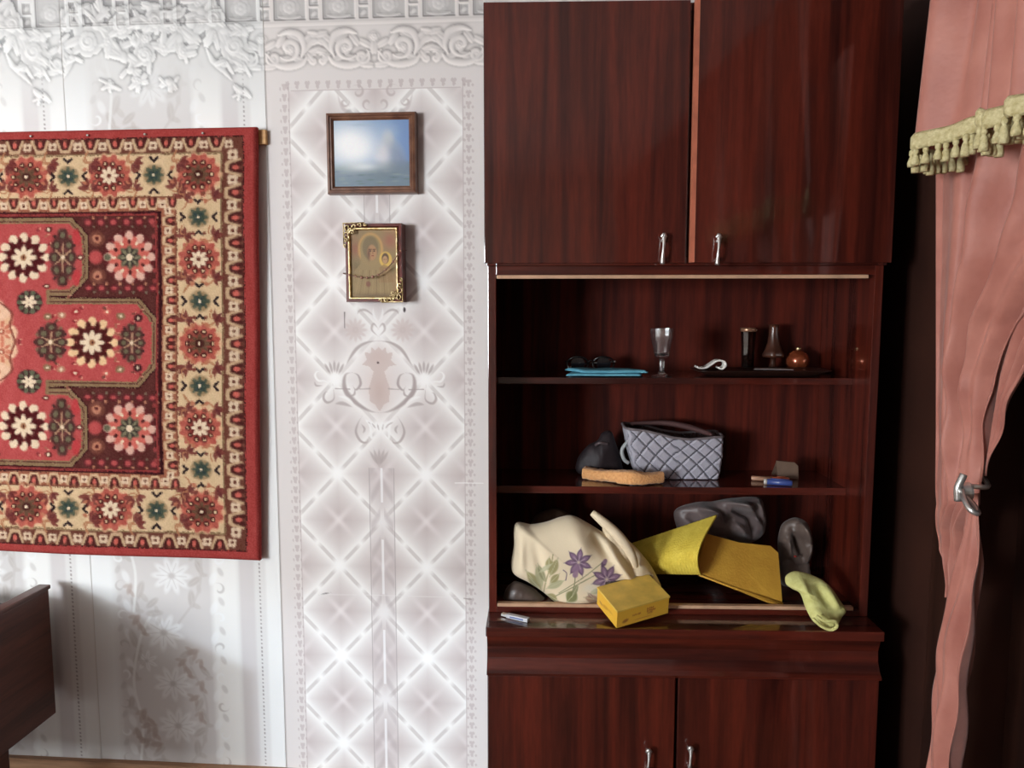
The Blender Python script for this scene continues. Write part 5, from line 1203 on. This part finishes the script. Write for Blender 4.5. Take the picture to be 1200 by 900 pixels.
def star(px, py, r, n, rot, drop=0):
    cx, cz = uw_of(px, py)
    for k in range(n):
        a = rot+2*PI*k/n; P.line([(cx, cz), (cx+r*sc*math.cos(a), cz+r*sc*math.sin(a))], r*sc*0.20, DLI, 0.95, 0.2, True)
    for k in range(n):
        a = rot+2*PI*k/n; P.line([(cx+r*0.12*sc*math.cos(a), cz+r*0.12*sc*math.sin(a)), (cx+r*0.85*sc*math.cos(a), cz+r*0.85*sc*math.sin(a))], r*sc*0.13, LIL, 0.9, 0.2, True)
    for k in range(n): a = rot+2*PI*k/n; P.line([(cx, cz), (cx+r*0.5*sc*math.cos(a), cz+r*0.5*sc*math.sin(a))], 0.0008, (196, 176, 184), 0.8)
    P.ell(cx, cz, 0.0022, 0.0022, (214, 196, 168), 0, 0.3)
def stem(pts_, w_, c_): P.line(catm([uw_of(*p) for p in pts_], 18), w_, c_, 0.9, 0.3)
def leafp(a, b, w_, c_):
    A, B_ = uw_of(*a), uw_of(*b); P.line([A, B_], w_, c_, 0.9, 0.2, True); P.line([A, B_], 0.0007, (204, 198, 160), 0.8)
stem([(648, 700), (668, 690), (690, 678), (706, 670), (716, 668)], 0.0012, GRE); stem([(674, 674), (673, 686), (668, 700)], 0.0012, GRE); stem([(655, 695), (682, 678), (700, 664), (710, 656)], 0.0010, GRE)
stem([(636, 700), (640, 680), (646, 662), (648, 650)], 0.0012, OLI); stem([(663, 680), (664, 672), (660, 668)], 0.001, DLI)
star(678, 659, 17.5, 7, 0.5); P.line([uw_of(676, 664), uw_of(674, 674)], 0.0058, LIL, 0.9, 0.2); star(711, 679, 19, 8, 0.3)
P.line([uw_of(704, 665), uw_of(711, 656)], 0.0052, DLI, 0.95, 0.2, True); P.ell(*uw_of(709, 658), 0.0045, 0.006, LIL, -0.6, 0.2)
for (a, b, w_, c_) in (((636, 694), (616, 668), 0.010, OLI), ((636, 690), (628, 662), 0.008, PGR), ((640, 684), (630, 660), 0.006, GRE), ((644, 676), (654, 654), 0.009, OLI), ((642, 670), (644, 652), 0.007, OLI), ((640, 690), (662, 680), 0.008, PGR), ((644, 684), (656, 672), 0.007, OLI), ((640, 696), (654, 704), 0.008, OLI), ((664, 706), (676, 692), 0.013, (120, 122, 76)), ((670, 700), (678, 684), 0.005, GRE), ((684, 700), (704, 704), 0.009, (170, 140, 120)), ((690, 696), (706, 690), 0.006, PGR), ((630, 672), (648, 660), 0.005, (188, 184, 150)), ((696, 702), (688, 694), 0.004, (150, 120, 110)), ((620, 676), (632, 690), 0.004, GRE)): leafp(a, b, w_, c_)
P.gauss(*uw_of(693, 690), 0.018, 0.012, (226, 226, 214), 0.6)
cc = place('embroidered_cushion_cover', 'cream cushion cover embroidered with purple lilies slumped on the bottom shelf', 'cushion cover', cu_, VP_, bz0)
o = pyobj('linen_body', V, Fc, M_LINEN, cc); pattern(o.data, P.c); weld(o)
# turned hem strip standing off the right side and the rear flap
M_CREAM = mat('cream_linen', (240, 222, 190), 0.75, (228, 208, 174), 60, bump=0.3, bscale=500)
hp = [cab(a, b, 0.02) for a, b in ((694, 601), (706, 610), (720, 622), (732, 636), (740, 650), (744, 662))]
sp = smoothpath([(p[0]-cu_, -0.035-0.02*math.sin(k*0.5), p[2]-BZ) for k, p in enumerate(hp)], 40)
tube('rolled_hem', sp, lambda t: 0.004+0.0075*math.sin(PI*min(1, 0.12+0.8*t)), M_CREAM, cc, 12)
outl2 = [(706, 618), (724, 624), (742, 638), (758, 656), (770, 676), (774, 690), (760, 694), (740, 696), (722, 690), (714, 660)]
V, Fc, _ = pillow([(cab(a, b, 0.06)[0]-cu_, cab(a, b, 0.06)[2]-BZ) for a, b in outl2], 120, 26, 0.030, 0.02, True, 0.5)
V[:, 1] += 0.004*vnoise(V, 90, 8); V = rest(V+off_)-off_; o = pyobj('rear_flap', V, Fc, M_CREAM, cc); weld(o)
# yellow carton under it, out over the ledge
p_n = cabz(723, 738, BZ+0.0072); 
bxo = thing('yellow_box', 'flat yellow cardboard box with faint lettering under the cushion cover', 'box', cw(0.265, -0.076, MID0+0.0008), CB)
bxo.rotation_euler = BOX_R.to_euler()
YB = attr_mat('yellow_carton', 0.5, 0.1, 0.1, 300)
def carton_face(w_, h_, marks, n=70):
    xs = np.linspace(0, w_, n); zs = np.linspace(0, h_, max(12, int(n*h_/w_))); X, Z = np.meshgrid(xs, zs); P = Paint(X, Z, (236, 184, 66)); marks(P, w_, h_); return X, Z, P.c
def m1(P, w_, h_):
    for (x, z, l, c) in ((0.30, 0.50, .20, (170, 84, 50)), (0.58, 0.66, .16, (156, 70, 44)), (0.58, 0.52, .18, (156, 70, 44)), (0.60, 0.38, .12, (170, 100, 60))):
        for k in range(int(l*w_/0.0042)):
            cx = (x*w_)+k*0.0042; P.line([(cx, h_*z-0.0016), (cx+0.001*(k % 2), h_*z+0.002)], 0.0009, c, 0.8); P.line([(cx, h_*z+(0.0016 if k % 3 else -0.0012)), (cx+0.0024, h_*z+(0.0016 if k % 2 else 0))], 0.0007, c, 0.7)
    P.ell(0.16*w_, 0.30*h_, 0.007, 0.004, (150, 92, 48), 0.3, 0.3, 0.8); P.ell(0.5*w_, 0.2*h_, 0.02, 0.0012, (190, 120, 70), 0, 0.3, 0.7)
def m2(P, w_, h_):
    P.ell(0.42*w_, 0.42*h_, 0.012, 0.004, (190, 132, 50), 0.2, 0.3, 0.7); P.ell(0.2*w_, 0.35*h_, 0.007, 0.003, (160, 110, 60), -0.2, 0.3, 0.7); P.ell(0.66*w_, 0.5*h_, 0.01, 0.003, (206, 150, 60), 0, 0.3, 0.6)
X, Z, c1 = carton_face(BWX, BHT, m1); link('front_face', grid_mesh('front_face', np.stack([X, X*0, Z], -1), c1), YB, bxo)
X, Z, c2_ = carton_face(BWY, BHT, m2); link('end_face', grid_mesh('end_face', np.stack([X*0-0.0002, BWY-X, Z], -1), c2_), YB, bxo)
box('box_body', 0.0, BWX, 0.0004, BWY, 0.0, BHT-0.001, mat('yellow_card', (236, 184, 66), 0.55), bxo); box('lid', -0.0015, BWX+0.0015, -0.0015, BWY+0.0015, BHT-0.001, BHT+0.003, mat('pale_yellow_card', (240, 200, 96), 0.5), bxo, 0.001)
# yellow waffle towel: curled sheet
M_WAF = mat('yellow_waffle', (232, 208, 84), 0.85, (214, 186, 64), 40, bump=0.5, bscale=300)
A0 = np.array(cab(756, 650, 0.12)); 
wt = place('waffle_towel', 'pale yellow ribbed towel curled like a half tube on the bottom shelf', 'towel', A0[0]+0.06, 0.10, bz0)
nI, nJ = 90, 60; G = np.zeros((nI, nJ, 3)); org = np.array([A0[0]+0.06, 0.10, BZ])
topL, botL = np.array(cab(730, 641, 0.17)), np.array(cab(742, 672, 0.14)); topR, botR = np.array(cab(838, 604, 0.085)), np.array(cab(819, 673, 0.018))
for i in range(nI):
    s_ = i/(nI-1)
    for j in range(nJ):
        t = j/(nJ-1); L0 = topL+(botL-topL)*t; R0 = topR+(botR-topR)*t; p = L0+(R0-L0)*s_
        bow = math.sin(PI*t); p = p+np.array([-0.030*bow*s_+0.004*s_, -0.030*bow-0.012*bow*s_, 0.010*bow*(1-s_)])
        p[1] += 0.0010*math.sin(s_*150)+0.0006*math.sin(t*120); G[i, j] = p-org
o = link('towel_sheet', grid_mesh('towel_sheet', G), M_WAF, wt, True); md = o.modifiers.new('t', 'SOLIDIFY'); md.thickness = 0.004; md.offset = 0
# amber padded envelope leaning out
M_AMB = mat('amber_card', (214, 164, 62), 0.6, (198, 146, 52), 20, bump=0.15, bscale=200)
ev_px = [((826, 625), 0.085), ((866, 636), 0.10), ((903, 640), 0.095), ((912, 648), 0.09), ((917, 711), 0.022), ((906, 708), 0.021), ((862, 690), 0.022), ((820, 674), 0.030), ((819, 658), 0.045)]
_A = np.array([[903, 640, 1], [917, 711, 1], [820, 674, 1]], float); _k = np.linalg.solve(_A, np.array([0.100, 0.022, 0.032]))
ptsE = [np.array(cab(a[0], a[1], float(_k@np.array([a[0], a[1], 1])))) for a, v_ in ev_px]; cE = sum(ptsE)/len(ptsE); cE[2] = BZ
en = place('amber_envelope', 'stiff amber-yellow padded envelope leaning off the bottom shelf', 'envelope', cE[0], cE[1], bz0)
nrmE = np.cross(ptsE[2]-ptsE[7], ptsE[4]-ptsE[7]); nrmE /= np.linalg.norm(nrmE)
if nrmE[1] > 0: nrmE = -nrmE
n = len(ptsE); cen = sum(ptsE)/n+nrmE*0.0015; V = [p-cE for p in ptsE]+[cen-cE]+[p-cE-nrmE*0.006 for p in ptsE]+[cen-cE-nrmE*0.014]
Fc = [(i, (i+1) % n, n) for i in range(n)]+[(n+1+(i+1) % n, n+1+i, 2*n+1) for i in range(n)]+[(i, n+1+i, n+1+(i+1) % n, (i+1) % n) for i in range(n)]
for k in range(len(V)): V[k] = np.array([V[k][0], V[k][1], max(V[k][2], 0.0006)])
bm = bmesh.new(); bv = [bm.verts.new(tuple(v_)) for v_ in V]
for f in Fc: bm.faces.new([bv[i] for i in f])
bmesh.ops.recalc_face_normals(bm, faces=bm.faces); bmesh.ops.subdivide_edges(bm, edges=bm.edges, cuts=2, use_grid_fill=True, smooth=0.0)
obj('envelope_body', bm, M_AMB, en, False)
tube('folded_edge', [np.array([p[0], p[1], max(p[2], 0.0042)]) for p in (V[0]*0.99, V[8], V[7], V[6], V[4])], 0.0028, M_AMB, en, 8)
# grey plastic bag, clear bag, sock and a few dim things
M_PLB = mat('grey_polythene', (112, 98, 96), 0.42, (84, 72, 72), 24, sheen=0.2)
def drape_px(name, label, cat, out_px, vfun, m, zmin, n=160, rings=34, front=0.02, back=0.006, power=0.4, folds=(), amp=0.002, freq=80, seed=0):
    V, Fc, flat = pillow([(a, -b) for a, b in out_px], n, rings, front, back, True, power)
    W3 = np.zeros_like(V); px, py = flat[:, 0], -flat[:, 1]
    for (x0, y0, x1, y1, w_, a_) in folds:
        A, B_ = np.array([x0, y0]), np.array([x1, y1]); d = B_-A; q = np.stack([px, py], -1)-A; t = np.clip(q@d/(d@d), 0, 1); dist = np.linalg.norm(q-t[:, None]*d, axis=1)
        V[:, 1] -= (V[:, 1] < 0)*a_*np.exp(-(dist/w_)**2)*np.sin(PI*np.clip(t, 0.05, 0.95))
    for k in range(len(V)): W3[k] = cab(px[k], py[k], vfun(px[k], py[k])); W3[k, 1] += V[k, 1]; W3[k, 2] += -0.4*V[k, 1]
    W3[:, 1] += amp*vnoise(W3, freq, seed); W3[:, 2] = np.maximum(W3[:, 2], zmin+0.0006)
    c_ = W3.mean(0); c_[2] = zmin
    t_ = place(name, label, cat, c_[0], c_[1], c_[2])
    o = pyobj(name.split('_')[-1]+'_body', W3-c_, Fc, m, t_); weld(o); return t_, c_
t_, c_ = drape_px('grey_plastic_bag', 'crumpled grey plastic bag behind the yellow towel', 'bag', [(790, 600), (812, 590), (836, 588), (858, 584), (888, 583), (895, 598), (897, 614), (890, 630), (874, 637), (850, 634), (824, 640), (800, 630)], lambda x, y: 0.17, M_PLB, BZ, 200, 60, 0.045, 0.03, 0.4, ((840, 590, 880, 600, 4, 0.020), (850, 598, 885, 612, 4, -0.022), (862, 590, 892, 624, 4, 0.018), (872, 604, 880, 634, 4, -0.018), (848, 612, 872, 632, 4, 0.018), (836, 600, 858, 622, 4, -0.016), (812, 596, 846, 610, 4, 0.018), (800, 604, 832, 626, 4, -0.016), (884, 588, 892, 612, 3, 0.012)), 0.004, 90, 5)
sk = tube('bag_tail', smoothpath([(-0.01, 0.0, 0.12), (0.0, 0.01, 0.085), (-0.004, 0.018, 0.034), (-0.03, 0.022, 0.020), (-0.05, 0.022, 0.0150)], 30), lambda t: 0.030*(1-0.6*t), M_PLB, t_, 12)
M_CLB = mat('smoky_polythene', (104, 88, 80), 0.4, (76, 62, 56), 24, sheen=0.2)
t_, c_ = drape_px('smoky_plastic_wrap', 'dim smoky plastic wrap behind the amber envelope', 'bag', [(918, 668), (912, 640), (916, 616), (930, 607), (944, 612), (951, 632), (950, 654), (942, 668), (930, 676)], lambda x, y: 0.16, M_CLB, BZ, 160, 44, 0.030, 0.025, 0.45, ((932, 612, 946, 640, 4, 0.020), (946, 636, 940, 664, 4, 0.018), (926, 622, 936, 656, 4, -0.026), (918, 630, 922, 660, 3, 0.012)), 0.004, 100, 11)
loft('wrap_base', [rr_loop(0.03, 0.025, 0.012, 0.0008), rr_loop(0.034, 0.03, 0.014, 0.02), rr_loop(0.026, 0.022, 0.012, 0.075)], M_CLB, t_)
lathe('red_seal', [(0.002, 0), (0.0035, 0.001), (0.0035, 0.003), (0.0015, 0.004)], 10, mat('red_plastic', (150, 40, 30), 0.4), t_, (-0.012, -0.040, 0.076))
M_SOCK = mat('pale_green_knit', (232, 230, 154), 0.9, (216, 212, 132), 90, bump=0.6, bscale=500)
so = [(922, 672), (931, 669), (946, 673), (962, 680), (974, 690), (983, 704), (990, 716), (986, 724), (980, 733), (974, 738), (962, 734), (952, 722), (944, 706), (934, 692), (924, 684)]
so = [(921, 674), (931, 669), (946, 672), (962, 679), (974, 690), (983, 703), (991, 716), (986, 725), (980, 734), (974, 739), (962, 735), (952, 727), (944, 712), (938, 696), (928, 690), (921, 684)]
vs_ock = lambda x, y: 0.03+(-0.072-0.03)*np.clip((y-668)/70.0, 0, 1)
t_, c_ = drape_px('green_sock', 'pale green knitted sock lying over the edge of the ledge', 'sock', so, vs_ock, M_SOCK, MID0, front=0.022, back=0.004, folds=((932, 674, 944, 705, 5, 0.010), (950, 680, 972, 716, 6, -0.009), (962, 684, 982, 716, 5, 0.007), (946, 714, 975, 728, 4, 0.006)), amp=0.003, freq=110, seed=4)
cf = [cab(a, b, -0.078-0.012*k_) for a, b, k_ in ((952, 724, 0), (962, 733, .3), (973, 737, .5), (980, 733, .6), (977, 727, .9), (966, 727, .9), (956, 721, .5))]
tube('cuff', smoothpath([(p[0]-c_[0], p[1]-c_[1]-0.004, max(p[2]-c_[2], 0.004)) for p in cf], 40), 0.0034, M_SOCK, t_, 8)
sl = cabz(605, 723, MID0)
us = place('usb_stick', 'small white and blue plastic stick lying on the ledge', 'stick', sl[0], -0.035, MID0+0.0005); us.rotation_euler = (0, 0, CB-math.radians(28))
box('stick_body', -0.022, 0.030, -0.006, 0.006, 0.0, 0.008, mat('white_gloss', (214, 216, 222), 0.25, coat=0.4), us, 0.0015); box('blue_band', -0.012, 0.020, -0.0064, 0.0064, 0.0022, 0.0058, mat('blue_gloss', (120, 132, 176), 0.25), us)
box('connector', -0.034, -0.022, -0.0045, 0.0045, 0.0015, 0.0065, M_CHROME, us)
t_, V, Fc, fl_, _ = crumple('dark_wrapper', [(594, 706), (592, 692), (602, 682), (616, 686), (631, 695), (638, 706)], 0.05, 'dim grey plastic wrapper beside the embroidered cushion cover', 'wrapper', M_CLB, BZ, 0.02, 0.02, 0.005, 110, 15, 90, 18)
o = pyobj('wrapper_body', V, Fc, M_CLB, t_); weld(o)
t_, V, Fc, fl_, _ = crumple('brown_bundle', [(620, 700), (616, 640), (626, 606), (646, 596), (664, 600), (720, 640), (730, 700)], 0.20, 'dim brown cloth bundle behind the embroidered cushion cover', 'bundle', None, BZ, 0.05, 0.05, 0.006, 60, 19, 100, 20)
o = pyobj('bundle_body', V, Fc, mat('brown_cloth', (112, 84, 68), 0.9, (88, 64, 52), 40), t_); weld(o)
